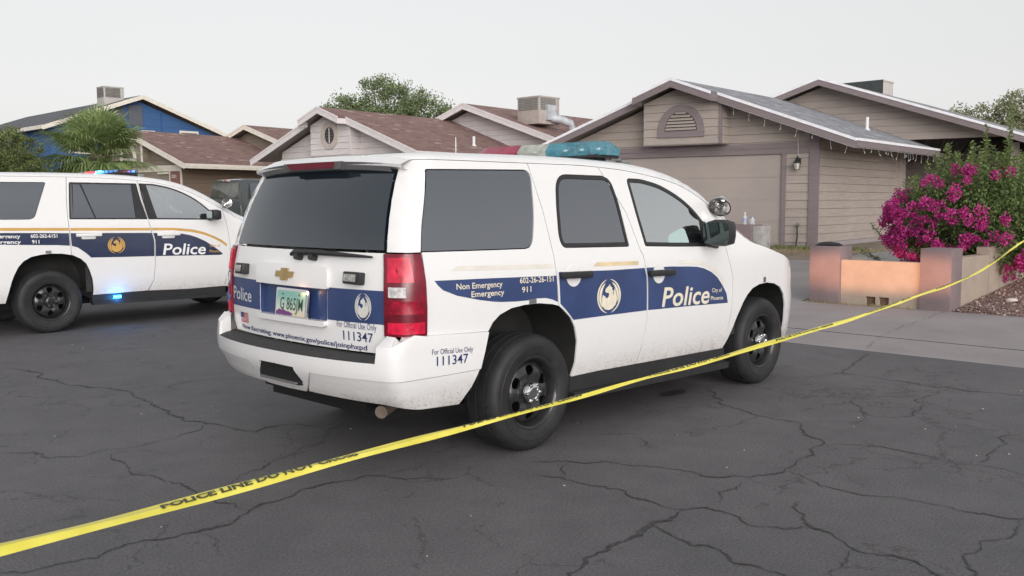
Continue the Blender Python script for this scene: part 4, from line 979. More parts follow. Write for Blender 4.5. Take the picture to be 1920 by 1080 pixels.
# cracks in the street, traced as jagged ribbons of dark filler
rc = random.Random(3)
CRK = [([(-1.32, 4.88), (-1.2, 4.64), (-1.16, 4.32), (-1.24, 3.98), (-1.2, 3.74), (-1.23, 3.52), (-1.11, 3.29), (-0.99, 2.96), (-0.95, 2.78), (-1.02, 2.47), (-1.04, 2.05), (-1.1, 1.77), (-1.12, 1.45), (-1.05, 1.22), (-1.02, 1.01), (-0.96, 0.76), (-0.84, 0.82), (-0.67, 0.75), (-0.54, 0.54)], 0.022),
 ([(-1.67, 3.74), (-1.43, 3.82), (-1.2, 3.74)], 0.012),
 ([(-1.78, 3.38), (-1.6, 3.57), (-1.37, 3.41)], 0.010),
 ([(-0.9, 2.89), (-0.61, 2.75), (-0.43, 2.81), (0.0, 2.8)], 0.012),
 ([(-0.61, 2.75), (-0.71, 2.51)], 0.012),
 ([(-2.38, 1.44), (-2.21, 1.38), (-2.19, 1.13), (-2.04, 1.04), (-1.89, 1.08), (-1.68, 1.0), (-1.44, 1.04), (-1.28, 1.07), (-1.06, 1.21)], 0.012),
 ([(-1.93, 0.98), (-1.91, 0.65), (-1.96, 0.46), (-1.93, 0.16), (-1.9, -0.02), (-1.92, -0.31), (-1.86, -0.48), (-1.87, -0.67)], 0.014),
 ([(-0.92, 0.11), (-1.14, 0.08), (-1.4, -0.03), (-1.55, -0.06), (-1.72, -0.21)], 0.010),
 ([(-0.76, -1.04), (-0.98, -0.83), (-0.99, -0.7), (-1.16, -0.64), (-1.27, -0.56), (-1.48, -0.58), (-1.64, -0.61), (-1.87, -0.68), (-1.97, -0.74), (-2.17, -0.78), (-2.31, -0.73), (-2.44, -0.69), (-2.57, -0.7), (-2.65, -0.75), (-2.79, -0.71), (-2.96, -0.64), (-3.2, -0.53)], 0.022),
 ([(-2.17, -0.78), (-2.21, -0.96), (-2.25, -1.14)], 0.010),
 ([(-0.64, -0.68), (-0.88, -0.71), (-0.98, -0.68)], 0.012),
 ([(-0.94, -0.73), (-0.96, -0.9), (-0.77, -1.01)], 0.008),
 ([(-0.22, -1.14), (0.13, -1.52), (0.22, -1.81), (0.29, -1.98), (0.29, -2.13), (0.42, -2.29), (0.63, -2.35), (0.82, -2.35), (1.07, -2.32), (1.4, -2.26), (1.48, -2.2), (1.64, -2.0), (1.84, -1.88), (1.84, -1.64), (1.89, -1.39), (1.97, -1.18), (2.23, -0.95), (2.45, -0.79)], 0.016),
 ([(1.4, -2.26), (1.53, -2.45), (1.58, -2.65), (1.54, -2.88), (1.54, -3.09), (1.58, -3.22), (1.54, -3.41), (1.56, -3.65)], 0.013),
 ([(-0.37, -1.34), (-0.33, -1.5), (-0.31, -1.7), (-0.28, -1.91), (-0.35, -2.01), (-0.33, -2.19), (-0.32, -2.3), (-0.18, -2.38), (-0.19, -2.48), (-0.25, -2.59), (-0.29, -2.67), (-0.23, -2.8), (-0.13, -2.9)], 0.018),
 ([(-0.08, -1.29), (-0.18, -1.39), (-0.33, -1.5)], 0.010),
 ([(0.34, -2.23), (0.19, -2.32), (0.02, -2.34), (-0.17, -2.38)], 0.012),
 ([(0.22, -2.69), (0.03, -2.78), (-0.13, -2.9), (-0.13, -3.02), (-0.21, -3.16), (-0.24, -3.22), (-0.22, -3.36), (-0.23, -3.5), (-0.29, -3.56), (-0.36, -3.69)], 0.018),
 ([(-0.32, -2.31), (-0.49, -2.34), (-0.61, -2.33), (-0.75, -2.33), (-0.88, -2.37), (-1.03, -2.36), (-1.19, -2.38), (-1.34, -2.4), (-1.51, -2.46)], 0.026),
 ([(-0.6, -2.34), (-0.67, -2.42), (-0.67, -2.54), (-0.66, -2.65), (-0.71, -2.76), (-0.76, -2.87), (-0.75, -2.97), (-0.73, -3.06), (-0.71, -3.17)], 0.018),
 ([(-0.24, -3.22), (-0.37, -3.18), (-0.48, -3.2), (-0.58, -3.21), (-0.66, -3.25)], 0.014),
 ([(0.72, -2.37), (0.62, -2.52), (0.58, -2.7), (0.54, -2.87), (0.62, -3.02), (0.62, -3.12), (0.66, -3.24), (0.64, -3.35), (0.63, -3.46), (0.71, -3.59), (0.73, -3.63), (0.74, -3.78)], 0.012),
 ([(3.34, -0.89), (3.44, -1.15), (3.87, -1.28), (3.9, -1.51), (3.85, -1.82), (3.81, -2.17), (3.83, -2.48), (3.91, -2.8), (3.94, -3.13)], 0.014),
 ([(3.87, -1.28), (4.34, -1.19), (5.14, -1.01)], 0.016),
 ([(3.65, -0.74), (4.04, -0.8), (4.22, -0.93)], 0.008),
 ([(3.79, -2.24), (3.39, -2.23), (3.13, -2.24), (2.97, -2.35), (2.66, -2.37), (2.43, -2.34), (2.39, -2.18), (2.51, -2.05), (2.76, -1.9), (2.97, -1.77)], 0.010),
 ([(2.51, -2.43), (2.54, -2.64), (2.53, -2.92), (2.5, -3.05), (2.59, -3.14)], 0.008),
 ([(2.51, -2.05), (2.28, -2.18), (2.09, -2.21), (2.03, -2.02), (1.87, -1.87)], 0.007),
 ([(2.59, -3.14), (2.44, -3.08), (2.11, -3.13), (1.82, -3.13), (1.58, -3.18)], 0.014),
 ([(0.62, -3.65), (0.41, -3.64), (0.27, -3.59), (0.04, -3.58), (-0.07, -3.63), (-0.19, -3.68), (-0.34, -3.75)], 0.014),
 ([(0.71, -3.59), (0.66, -3.64), (0.62, -3.65)], 0.010),
 ([(0.71, -1.3), (0.54, -1.47)], 0.012),
 ([(1.5, -0.87), (1.38, -0.94), (1.19, -0.98)], 0.006),
 ([(1.84, -1.64), (2.73, -1.35), (2.77, -1.7), (2.97, -1.77)], 0.004)]
bm = bmesh.new()
def crack(pts, w0, zoff=.004):
    P = [Vector((x, y, 0)) for x, y in pts]; Q = []
    for a, b_ in zip(P, P[1:]):
        L = (b_ - a).length; n = max(2, int(L / .018)); t_ = (b_ - a).normalized(); nn = Vector((-t_.y, t_.x, 0))
        for i in range(n):
            q = a.lerp(b_, i / n); k = noise.noise(q * 6) * .05 + noise.noise(q * 22) * .022 + noise.noise(q * 60) * .012; Q.append(q + nn * k)
    Q.append(P[-1]); pr = None
    for i, q in enumerate(Q):
        d = (Q[min(i + 1, len(Q) - 1)] - Q[max(0, i - 1)]).normalized(); nn = Vector((-d.y, d.x, 0))
        w_ = w0 * .36 * (.25 + 1.7 * abs(noise.noise(q * 4 + Vector((5, 0, 0)))) + .6 * abs(noise.noise(q * 22))) * min(1, (i + 1) / 8, (len(Q) - i) / 8)
        z = gz(q.x) + zoff
        A, B = bm.verts.new((q.x + nn.x * w_, q.y + nn.y * w_, z)), bm.verts.new((q.x - nn.x * w_, q.y - nn.y * w_, z))
        if pr: bm.faces.new((pr[0], A, B, pr[1]))
        pr = (A, B)
for pts, w_ in CRK: crack(pts, w_)
tag(obj('road_cracks', bm, mat('crack_dark', (.058, .055, .058), .9, var=.6, vscale=25)), kind='structure')
bm = bmesh.new()
for (x, y, rx, ry) in [(2.1, -0.64, 0.16, 0.07), (2.46, -0.33, 0.1, 0.06)]:
    n = 22; bm.faces.new([bm.verts.new((x + rx * math.cos(t) * (1 + .2 * noise.noise(Vector((math.cos(t) * 2, math.sin(t) * 2, x)))), y + ry * math.sin(t), .004)) for t in [2 * math.pi * i / n for i in range(n)]])
tag(obj('oil_stain', bm, mat('oil', (.018, .016, .016), .4, var=.2)), kind='structure')
bm = bmesh.new()
crack([(5.36, -0.89), (6.18, -0.72), (6.8, -0.66), (7.91, -0.64), (8.72, -0.6)], .006, .009)
tag(obj('sidewalk_crack', bm, mat('crack_dark')), kind='structure')
# ---------------------------------------------------------------- houses
def shingle_fn(c0, c1, light, amt):
    def f(nt, b):
        tc = nt.nodes.new('ShaderNodeTexCoord'); mp = nt.nodes.new('ShaderNodeMapping'); nt.links.new(tc.outputs['UV'], mp.inputs[0])
        br = nt.nodes.new('ShaderNodeTexBrick'); nt.links.new(mp.outputs[0], br.inputs['Vector'])
        br.inputs['Scale'].default_value = 1; br.inputs['Brick Width'].default_value = .30; br.inputs['Row Height'].default_value = .14; br.inputs['Mortar Size'].default_value = .006
        br.inputs['Color1'].default_value = (.0, .0, .0, 1); br.inputs['Color2'].default_value = (1, 1, 1, 1); br.inputs['Mortar'].default_value = (.0, .0, .0, 1); br.inputs['Bias'].default_value = 0
        n = nz(nt, 9, 4, .7, mp.outputs[0]); n2 = nz(nt, 60, 3, .7, mp.outputs[0]); n3 = nz(nt, .8, 4, .6, mp.outputs[0])
        c = ramp(nt, br.outputs['Color'], [(0, c0), (.8, c1), (.93, c1), (1, light)])
        c = mixc(nt, .5, c, ramp(nt, n, [(.3, (.7, .7, .7)), (.7, (1.3, 1.3, 1.3))]), 'MULTIPLY')
        c = mixc(nt, amt, c, ramp(nt, n2, [(.3, (.55, .55, .55)), (.7, (1.5, 1.5, 1.5))]), 'MULTIPLY')
        c = mixc(nt, .35, c, ramp(nt, n3, [(.3, (.75, .75, .75)), (.7, (1.2, 1.2, 1.2))]), 'MULTIPLY')
        nt.links.new(c, b.inputs['Base Color']); nt.links.new(bump(nt, br.outputs['Fac'], .6, -.01), b.inputs['Normal'])
    return f
SH_GREY = mat('grey_shingles', rough=.95, var=0, fn=shingle_fn((.20, .203, .222), (.31, .313, .338), (.40, .40, .42), .7))
SH_RED = mat('brown_shingles', rough=.95, var=0, fn=shingle_fn((.19, .115, .102), (.26, .165, .148), (.42, .32, .28), .5))
SH_DARK = mat('slate_shingles', rough=.95, var=0, fn=shingle_fn((.085, .09, .098), (.13, .137, .148), (.16, .16, .17), .5))
def wood(name, c, var=.10):
    def f(nt, b):
        m_ = mapping(nt, (1.2, 1.2, 14)); n = nz(nt, 1.6, 5, .6, m_); n2 = nz(nt, .8, 4)
        k = mixc(nt, .6, ramp(nt, n, [(.3, tuple(x * (1 - var) for x in c)), (.7, tuple(x * (1 + var) for x in c))]), ramp(nt, n2, [(.3, (.88, .88, .88)), (.7, (1.08, 1.08, 1.08))]), 'MULTIPLY')
        nt.links.new(k, b.inputs['Base Color'])
    return mat(name, rough=.75, var=0, fn=f)
TAN = wood('tan_siding', (.345, .300, .270)); TRIM = wood('mauve_trim', (.198, .163, .170)); DOORT = wood('garage_door_tan', (.335, .292, .268), .03)
DRIP = mat('drip_edge', (.78, .78, .82), .5, var=.1); PINK = wood('pale_pink_siding', (.64, .60, .595)); PTRIM = mat('pale_trim', (.68, .64, .64), .7, var=.06)
BRN = wood('brown_siding', (.20, .150, .110)); OLIVE = wood('olive_siding', (.235, .195, .155)); BLUEW = wood('blue_siding', (.036, .105, .255), .12)
WTRIM = mat('cream_trim', (.70, .66, .58), .7, var=.08); DKW = mat('dark_porch', (.27, .23, .205), .85, var=.15)
SOFF = mat('soffit', (.30, .26, .23), .8, var=.08)
class Fr:
    def __init__(s, th, ev): s.e = Vector((math.cos(R(th)), math.sin(R(th)), 0)); s.v = Vector((math.cos(R(ev)), math.sin(R(ev)), 0))
    def __call__(s, p): return s.e * p[0] + s.v * p[1] + Vector((0, 0, p[2]))
def clipz(P, lo, hi):
    def cl(P, f):
        out = []
        for i in range(len(P)):
            a = P[i - 1]; b = P[i]; fa = f(a); fb = f(b)
            if (fa >= 0) != (fb >= 0):
                t = fa / (fa - fb); out.append((a[0] + (b[0] - a[0]) * t, a[1] + (b[1] - a[1]) * t))
            if fb >= 0: out.append(b)
        return out
    P = cl(P, lambda p: p[1] - lo)
    return cl(P, lambda p: hi - p[1]) if P else P
def siding(name, poly, T, m, parent, axis='u', pos=0., out=-1, h=.2, z0=.1, lap=.018):
    """lapped boards over a polygon in (along, z); plane at v=pos (axis u) or u=pos (axis v)"""
    bm = bmesh.new()
    Pt = (lambda s, z, d: T((s, pos + out * d, z))) if axis == 'u' else (lambda s, z, d: T((pos + out * d, s, z)))
    zs = [p[1] for p in poly]; k = math.floor((min(zs) - z0) / h)
    while z0 + k * h < max(zs):
        a, b = z0 + k * h, z0 + (k + 1) * h; Q = clipz(poly, a + .006, b)
        if Q and len(Q) > 2:
            v = [bm.verts.new(Pt(s, z, lap * (1 - (z - a) / h) + .003)) for s, z in Q]
            try: bm.faces.new(v)
            except ValueError: pass
            bl = [(s, z) for s, z in Q if z < a + .008]
            if len(bl) >= 2:
                s0, s1 = min(x[0] for x in bl), max(x[0] for x in bl)
                if s1 - s0 > .02:
                    w_ = [bm.verts.new(Pt(s, zz, d)) for s, zz, d in ((s0, a + .006, lap + .003), (s1, a + .006, lap + .003), (s1, a + .006, -.004), (s0, a + .006, -.004))]; bm.faces.new(w_)
        k += 1
    bm2 = [bm.verts.new(Pt(s, z, -.006)) for s, z in poly]; f = bm.faces.new(bm2); f.material_index = 1  # dark backing in the gaps paints in the shade line under each board
    return obj(name, bm, [m, mat('lap_shade', (.07, .055, .05), .9, var=0)], parent, recalc=False)
def slab(name, q, T, m, parent, th=.05, uvs=None):
    """roof slab: 4 corner points (eave0, eave1, ridge1, ridge0) with shingle UVs"""
    bm = bmesh.new(); P = [T(p) for p in q]; n = (P[1] - P[0]).cross(P[3] - P[0]).normalized(); n = n if n.z > 0 else -n
    a = [bm.verts.new(p) for p in P]; b = [bm.verts.new(p - n * th) for p in P]
    uv = bm.loops.layers.uv.new('UVMap'); ex = (P[1] - P[0]).normalized(); ey = n.cross(ex)
    fs = [bm.faces.new(a), bm.faces.new(b[::-1])] + [bm.faces.new((a[i], b[i], b[(i + 1) % len(a)], a[(i + 1) % len(a)])) for i in range(len(a))]
    for f in fs:
        for l in f.loops: d = l.vert.co - P[0]; l[uv].uv = (d.dot(ex), d.dot(ey))
    fs[1].material_index = 1
    return obj(name, bm, [m, SOFF], parent)
def bar(name, a, b, T, m, parent, h=.16, t=.03, out=(0, -1, 0), dz=0.):
    """fascia board from a to b (top edge), hanging h, thickness t towards out"""
    bm = bmesh.new(); o = Vector(out) * t; A = Vector(a) + Vector((0, 0, dz)); B = Vector(b) + Vector((0, 0, dz)); d = Vector((0, 0, -h))
    pts = [A, B, B + d, A + d]; va = [bm.verts.new(T(p)) for p in pts]; vb = [bm.verts.new(T(p + o)) for p in pts]
    bm.faces.new(va); bm.faces.new(vb[::-1])
    for i in range(4): bm.faces.new((va[i], vb[i], vb[(i + 1) % 4], va[(i + 1) % 4]))
    return obj(name, bm, m, parent)
def bxt(name, a, b, T, m, parent, bev=0):
    bm = bmesh.new(); box(bm, a, b, T, 0); return obj(name, bm, m, parent)
SL = .379; RZ = 4.07; RU = 3.15
def house(nm, loc, T, label, wallm, trim, drip, roofm, vent='arch', door=None, sidem=None, gd=.006, edge2=None):
    H = empty(nm, loc, 0, label, 'house'); door = door or wallm; sidem = sidem or wallm
    rz = lambda u: RZ - SL * abs(u - RU)
    uR, uL = -1.06, 7.36; v0, v1 = -.6, 6.6
    # walls of the garage wing
    L_ = .16
    siding('wall', [(0, .1), (.74, .1), (.74, 2.3), (0, 2.3)], T, wallm, H); siding('wall', [(5.74, .1), (6.3, .1), (6.3, 2.3), (5.74, 2.3)], T, wallm, H)
    siding('wall', [(0, 2.3), (6.3, 2.3), (6.3, rz(6.3) - L_), (RU, RZ - L_), (0, rz(0) - L_)], T, wallm, H)
    siding('wall', [(0, .1), (6.25, .1), (6.25, 2.62), (0, 2.62)], T, sidem, H, axis='v', pos=0., out=-1)
    siding('wall', [(0, .1), (12, .1), (12, 2.5), (0, 2.5)], T, wallm, H, axis='v', pos=6.3, out=1)
    bxt('foundation', (.003, .003, -.6), (6.297, 6.3, .10), T, mat('concrete'), H)
    # garage door: four sections of a flush sectional door, a jamb and a two-step header
    D = bxt('garage_door', (.83, .03, .02), (5.66, .07, 2.215), T, door, H)
    for k in range(4): bxt('door_section', (.835, .018, .03 + k * .545), (5.655, .035, .03 + k * .545 + .537), T, door, D)
    bm = bmesh.new(); box(bm, (1.0, .012, .62), (1.12, .018, .64), T); obj('handle', bm, GREYM, D)
    bxt('trim', (.735, -.035, 0), (.835, .03, 2.22), T, trim, H); bxt('trim', (5.66, -.035, 0), (5.76, .03, 2.22), T, trim, H)
    bxt('trim', (.19, -.040, 2.215), (6.12, .01, 2.345), T, trim, H); bxt('trim', (-.03, -.055, 2.347), (6.33, .01, 2.475), T, trim, H)
    bm = bmesh.new(); box(bm, (-.035, -.045, 0), (.19, .005, 2.345), T); obj('corner_post', bm, trim, H)
    bm = bmesh.new(); prism(bm, [(-.032, -.045, 2.478), (.19, -.045, 2.478), (.19, -.045, rz(.19) - L_), (-.032, -.045, rz(-.03) - L_)], (0, .05, 0), T); obj('corner_post', bm, trim, H)
    bxt('corner_post', (6.11, -.045, 0), (6.335, .005, 2.345), T, trim, H)
    # projecting box under the peak with its vent
    b0, b1, bv, bz = 2.14, 4.14, -.45, 2.49
    siding('gable_box', [(b0, bz), (b1, bz), (b1, rz(b1) - L_), (RU, RZ - L_), (b0, rz(b0) - L_)], T, wallm, H, pos=bv)
    for u_, o_ in ((b0, -1), (b1, 1)): siding('gable_box', [(bv, bz), (0, bz), (0, rz(u_) - L_), (bv, rz(u_) - L_)], T, wallm, H, axis='v', pos=u_, out=o_)
    bxt('box_floor', (b0 + .002, bv + .003, bz - .012), (b1 - .002, -.058, bz + .004), T, trim, H)
    bxt('trim', (b0 - .024, bv - .026, bz + .003), (b0 + .045, bv + .03, rz(b0) - L_), T, trim if vent == 'arch' else wallm, H)
    cu, cz = 3.14, 2.80
    if vent == 'arch':
        n = 24; ro, ri = .60, .42
        out_ = [(cu + ro * math.cos(math.pi * i / n), cz + .0 + 1.13 * ro * math.sin(math.pi * i / n)) for i in range(n + 1)]; out_ = [(out_[0][0], cz - .12)] + out_ + [(out_[-1][0], cz - .12)]
        inn = [(cu + ri * math.cos(math.pi * i / n), cz + .03 + 1.13 * ri * math.sin(math.pi * i / n)) for i in range(n + 1)]
    else:
        n = 32; cz = 3.16; ro, ri = .44, .25
        out_ = [(cu + ro * math.cos(2 * math.pi * i / n), cz + 1.05 * ro * math.sin(2 * math.pi * i / n)) for i in range(n)]
        inn = [(cu + ri * math.cos(2 * math.pi * i / n), cz + 1.1 * ri * math.sin(2 * math.pi * i / n)) for i in range(n)]
    global CEN
    keep = CEN; CEN = T((3, 5, 3))
    VT = panel('gable_vent', out_, [inn], lambda a, z: T((a, bv - .05, z)), mat('vent_ring_pale', (.50, .44, .40), .7) if vent != 'arch' else trim, H, flange=.05, gap=0, grid=.3, step=.2)
    panel('vent_back', inn, [], lambda a, z: T((a, bv - .024, z)), mat('vent_dark', (.05, .045, .045), .9, var=0), VT, flange=0, gap=0, grid=.5, step=.2)
    CEN = keep
    if vent == 'arch':
        for k in range(6):
            z = cz + .05 + k * .078; hw = ri * math.sqrt(max(.0, 1 - ((z - cz) / (1.13 * ri))**2)) - .02
            if hw < .05: continue
            bm = bmesh.new(); prism(bm, [(cu - hw, bv - .028, z + .048), (cu + hw, bv - .028, z + .048), (cu + hw, bv - .070, z), (cu - hw, bv - .070, z)], (0, 0, .012), T); obj('louver', bm, wallm, VT)
    else:
        for k in range(5): bxt('louver', (cu - .2, bv - .035, cz - .2 + k * .095), (cu + .2, bv - .028, cz - .17 + k * .095), T, mat('vent_slat', (.12, .11, .11), .8), VT)
        bxt('mullion', (cu - .012, bv - .055, cz - .25), (cu + .012, bv - .035, cz + .25), T, PTRIM, VT); 
    # roof of the garage wing
    for u_ in (uR, uL): slab('roof', [(u_, v0, rz(u_)), (u_, 9.5 if u_ == uL else v1, rz(u_)), (RU, 9.5 if u_ == uL else v1, RZ), (RU, v0, RZ)], T, roofm, H)
    vb = v0 - .36; w_ = 1.0
    for s_ in (-1, 1): slab('roof', [(RU + s_ * w_, vb, RZ - SL * w_ + .003), (RU + s_ * w_, v0 - .001, RZ - SL * w_ + .003), (RU, v0 - .001, RZ + .003), (RU, vb, RZ + .003)], T, roofm, H)
    for s_, ue in ((-1, uR), (1, uL)):
        a = (RU + s_ * w_, v0, rz(RU + w_)); e_ = (ue, v0, rz(ue))
        bar('fascia', a, e_, T, trim, H, .17, .03, dz=-.045); bar('drip_edge', a, e_, T, drip, H, .068, .045, dz=.014)
        a = (RU, vb, RZ); e_ = (RU + s_ * w_, vb, RZ - SL * w_)
        bar('fascia', a, e_, T, trim, H, .17, .03, dz=-.045); bar('drip_edge', a, e_, T, drip, H, .068, .045, dz=.014)
        bar('fascia', (RU + s_ * w_, vb, RZ - SL * w_), (RU + s_ * w_, v0, RZ - SL * w_), T, trim, H, .17, .03, out=(-s_, 0, 0), dz=-.045)
    bar('fascia', (uR, v0, rz(uR)), (uR, v1, rz(uR)), T, trim, H, .15, .03, out=(-1, 0, 0), dz=-.035); bar('drip_edge', (uR, v0, rz(uR)), (uR, v1, rz(uR)), T, drip if edge2 is None else edge2, H, .06 if edge2 is None else .13, .045, out=(-1, 0, 0), dz=.014)
    # second, higher gable set back to the right, over the porch
    pu, pz, s2, g = 1.95, 4.57, .348, 5.5
    r2_ = lambda u: pz - s2 * abs(u - pu)
    eR, eL = -4.7, 7.9
    siding('wall', [(-4.2, 2.76), (7.2, 2.76), (7.2, r2_(7.2) - .16), (pu, pz - .16), (-4.2, max(2.3, r2_(-4.2) - .16))], T, wallm, H, pos=g, z0=2.76)
    for u_ in (eR, eL): slab('roof', [(u_, g - .6, r2_(u_)), (u_, 15, r2_(u_)), (pu, 15, pz), (pu, g - .6, pz)], T, roofm, H)
    for ue in (eR, eL):
        bar('fascia', (pu, g - .6, pz), (ue, g - .6, r2_(ue)), T, trim, H, .17, .03, dz=-.045); bar('drip_edge', (pu, g - .6, pz), (ue, g - .6, r2_(ue)), T, drip, H, .068, .045, dz=.014)
    bar('fascia', (eR, g - .6, r2_(eR)), (eR, 15, r2_(eR)), T, trim, H, .15, .03, out=(-1, 0, 0), dz=-.035)
    bxt('beam', (-4.2, g + .01, 2.60), (0, g + .12, 2.76), T, sidem, H)
    bxt('porch_post', (-.12, g + .0, 0), (.02, g + .14, 2.60), T, sidem, H); bxt('porch_post', (-3.0, g + .0, 0), (-2.80, g + .16, 2.60), T, TAN if sidem is TAN else sidem, H)
    siding('porch_wall', [(-4.2, .05), (6.3, .05), (6.3, 2.6), (-4.2, 2.6)], T, DKW, H, pos=g + 2.4, z0=.05)
    siding('wall', [(g + 2.4, .05), (15, .05), (15, 2.5), (g + 2.4, 2.5)], T, wallm, H, axis='v', pos=-4.2, out=-1)
    bxt('porch_slab', (-4.2, g, -.5), (0, g + 2.4, .04), T, CONC2, H)
    return H
LR = Vector((16.42, 4.92, .5)); TR_ = Fr(103, 3)
HR = house('house', LR, TR_, 'tan house with mauve trim, arched gable vent and grey shingle roof', TAN, TRIM, DRIP, SH_GREY, 'arch', DOORT)
LM = Vector((14.66, 17.82, .69)); TM = Fr(95.1, 5.1)
HM = house('house', LM, TM, 'pale pink house with a round gable vent and brown shingles behind the near police car', PINK, PTRIM, PTRIM, SH_RED, 'round', sidem=PINK)
LL = Vector((14.43, 32.45, .79)); TL = Fr(98.5, 8.5)
HL = house('house', LL, TL, 'low house with brown side wall, red-brown shingles and cream fascia behind the palm and pickup', OLIVE, WTRIM, WTRIM, SH_RED, 'arch', sidem=BRN, edge2=WTRIM)
# brick strip with the house number beside that garage
bm = bmesh.new(); box(bm, (.05, -.06, .1), (.72, -.03, 2.2), TL)
bk = obj('brick_panel', bm, mat('brick', (.22, .10, .09), .8, var=.3, vscale=14), HL)
def TLs(a, z): return TL((a, -.07, z))
keep = CEN; CEN = TL((3, 5, 1)); lettering('house_number', '3201', (.62, 1.93), (.28, 1.93), .13, TLs, WTRIM, bk, off=.004, bold=.02); CEN = keep
bxt('lintel', (.85, -.08, 2.1), (1.6, -.04, 2.18), TL, WTRIM, HL)

# two-storey blue house beyond
HB = empty('house', (14.6, 47.5, .8), 0, 'two-storey bright blue house with white trim, rising behind the palm tree', 'house')
TB = lambda p: Vector(p)
siding('wall', [(0, 0), (9.6, 0), (9.6, 5.0), (4.8, 6.72), (0, 5.0)], TB, BLUEW, HB, h=.4, lap=.008, out=-1)
siding('wall', [(0, 0), (18, 0), (18, 5.0), (0, 5.0)], TB, BLUEW, HB, axis='v', pos=0, out=-1, h=.4, lap=.008)
slab('roof', [(-.55, -.5, 5.02), (-.55, 18, 5.02), (4.95, 18, 7.02), (4.95, -.5, 7.02)], TB, SH_DARK, HB); slab('roof', [(10.3, -.5, 5.0), (10.3, 18, 5.0), (4.95, 18, 7.02), (4.95, -.5, 7.02)], TB, SH_DARK, HB)
for ue in (-.55, 10.3): bar('fascia', (4.95, -.5, 7.02), (ue, -.5, 5.01), TB, WTRIM, HB, .24, .05)
bar('fascia', (-.55, -.5, 5.02), (-.55, 18, 5.02), TB, WTRIM, HB, .2, .05, out=(-1, 0, 0))
for (xa, xb, za, zb) in ((5.0, 5.8, 4.0, 5.05), (7.3, 8.5, 3.9, 5.15), (.9, 2.3, 3.6, 4.9)):
    f = bxt('window', (xa, -.08, za), (xb, -.02, zb), TB, WTRIM, HB); bxt('pane', (xa + .1, -.10, za + .1), (xb - .1, -.085, zb - .12), TB, mat('window_glass', (.10, .11, .12), .05, var=.2, ior=1.8), f)
bxt('gable_vent', (3.3, -.05, 5.3), (4.1, -.01, 6.35), TB, mat('vent_grey', (.10, .11, .13), .8), HB); bxt('gable_vent', (4.3, -.05, 5.3), (5.1, -.01, 6.45), TB, mat('vent_grey'), HB)
bxt('batten', (6.2, -.03, .5), (6.26, -.01, 6.15), TB, mat('blue_batten', (.02, .08, .24), .7), HB)

# coolers on the roofs, flues
def cooler(loc, rz_, s, label, m1, m2, louv=True, duct=0):
    e = empty('rooftop_cooler', loc, rz_, label, 'rooftop cooler', 'coolers on the rooftops')
    a, b_, h = s
    bm = bmesh.new(); box(bm, (0, 0, 0), (a, b_, h), bev=.015); obj('cabinet', bm, m1, e)
    bm = bmesh.new(); box(bm, (-.02, -.02, h - .03), (a + .02, b_ + .02, h + .02)); obj('lid', bm, m1, e)
    if louv == 'dark':
        bm = bmesh.new(); box(bm, (-.03, -.02, 0), (-.004, b_ + .02, h + .02)); obj('side_panel', bm, m2, e)
    elif louv:
        for (p, q) in (((.08, -.012, h * .52), (a - .22, .0, h * .95)), ((-.012, .06, h * .52), (0, b_ - .06, h * .95))):
            bm = bmesh.new(); box(bm, p, q); lv = obj('louvered_panel', bm, m2, e)
            bm = bmesh.new(); n = 7
            for k in range(n):
                z = p[2] + (q[2] - p[2]) * (k + .3) / n; box(bm, (p[0] - .008, p[1] - .008, z), (q[0] + (0 if q[0] > .01 else -.004), q[1] if q[1] > .01 else -.016, z + .012))
            obj('slats', bm, m1, lv)
    if duct:
        bm = bmesh.new(); 
        tube(bm, [(a * .55, -.02, h * .22), (a * .5 + .3, -.2, h * .20), (a * .5 + .8, -.3, .06), (a * .5 + .95, -.3, -.2)], [.13, .15, .15, .15], 14); box(bm, (a * .5 - .2, -.12, h * .15), (a * .5 + .25, .0, h * .7))
        obj('duct', bm, mat('galvanised_duct', (.50, .53, .56), .55, metal=.2, var=.2), e)
    return e
GAL = mat('galvanised', (.40, .40, .39), .5, metal=.3, var=.12); COOL = mat('cooler_beige', (.42, .37, .34), .65, var=.12); GRL = mat('cooler_grille', (.12, .11, .10), .8, var=.3)
cooler((17.95, 48.4, 7.05), 0, (1.15, 1.0, 1.25), 'square metal cooler on the blue house roof, louvred on two sides', mat('cooler_pale', (.46, .44, .42), .6, var=.1), GRL)
cooler((20.2, 17.15, 4.38), R(0), (1.1, 1.05, .96), 'beige cooler with a round silver duct on the pale pink house roof', COOL, mat('cooler_grey_panel', (.17, .17, .16), .7), True, 1)
cooler((26.7, 7.6, 4.78), R(0), (.9, 1.35, .80), 'dark sided cooler with a pale end on the tan house roof', mat('cooler_white_end', (.50, .46, .44), .6), mat('cooler_dark', (.05, .06, .06), .6), 'dark', 0)
def flue(p, h, r, m, par):
    bm = bmesh.new(); lathe(bm, [(r * 2.1, 0), (r * 1.8, .02), (r, .07), (r, h), (r * .8, h)], 14, Matrix.Translation(p) @ Matrix.Rotation(R(90), 4, 'X')); return obj('roof_vent_pipe', bm, m, par)
WH = mat('white_pipe', (.72, .72, .74), .5, var=.05)
p = TR_((.30, 3.98, RZ - SL * 2.85 - .03)); flue(p, .36, .042, WH, HR)
p = TM((-.05, 3.2, RZ - SL * 3.2 - .03)); flue(p, .34, .05, WH, HM)
p = TL((-.3, 4.6, RZ - SL * 3.45 - .03)); flue(p, .30, .05, WH, HL)

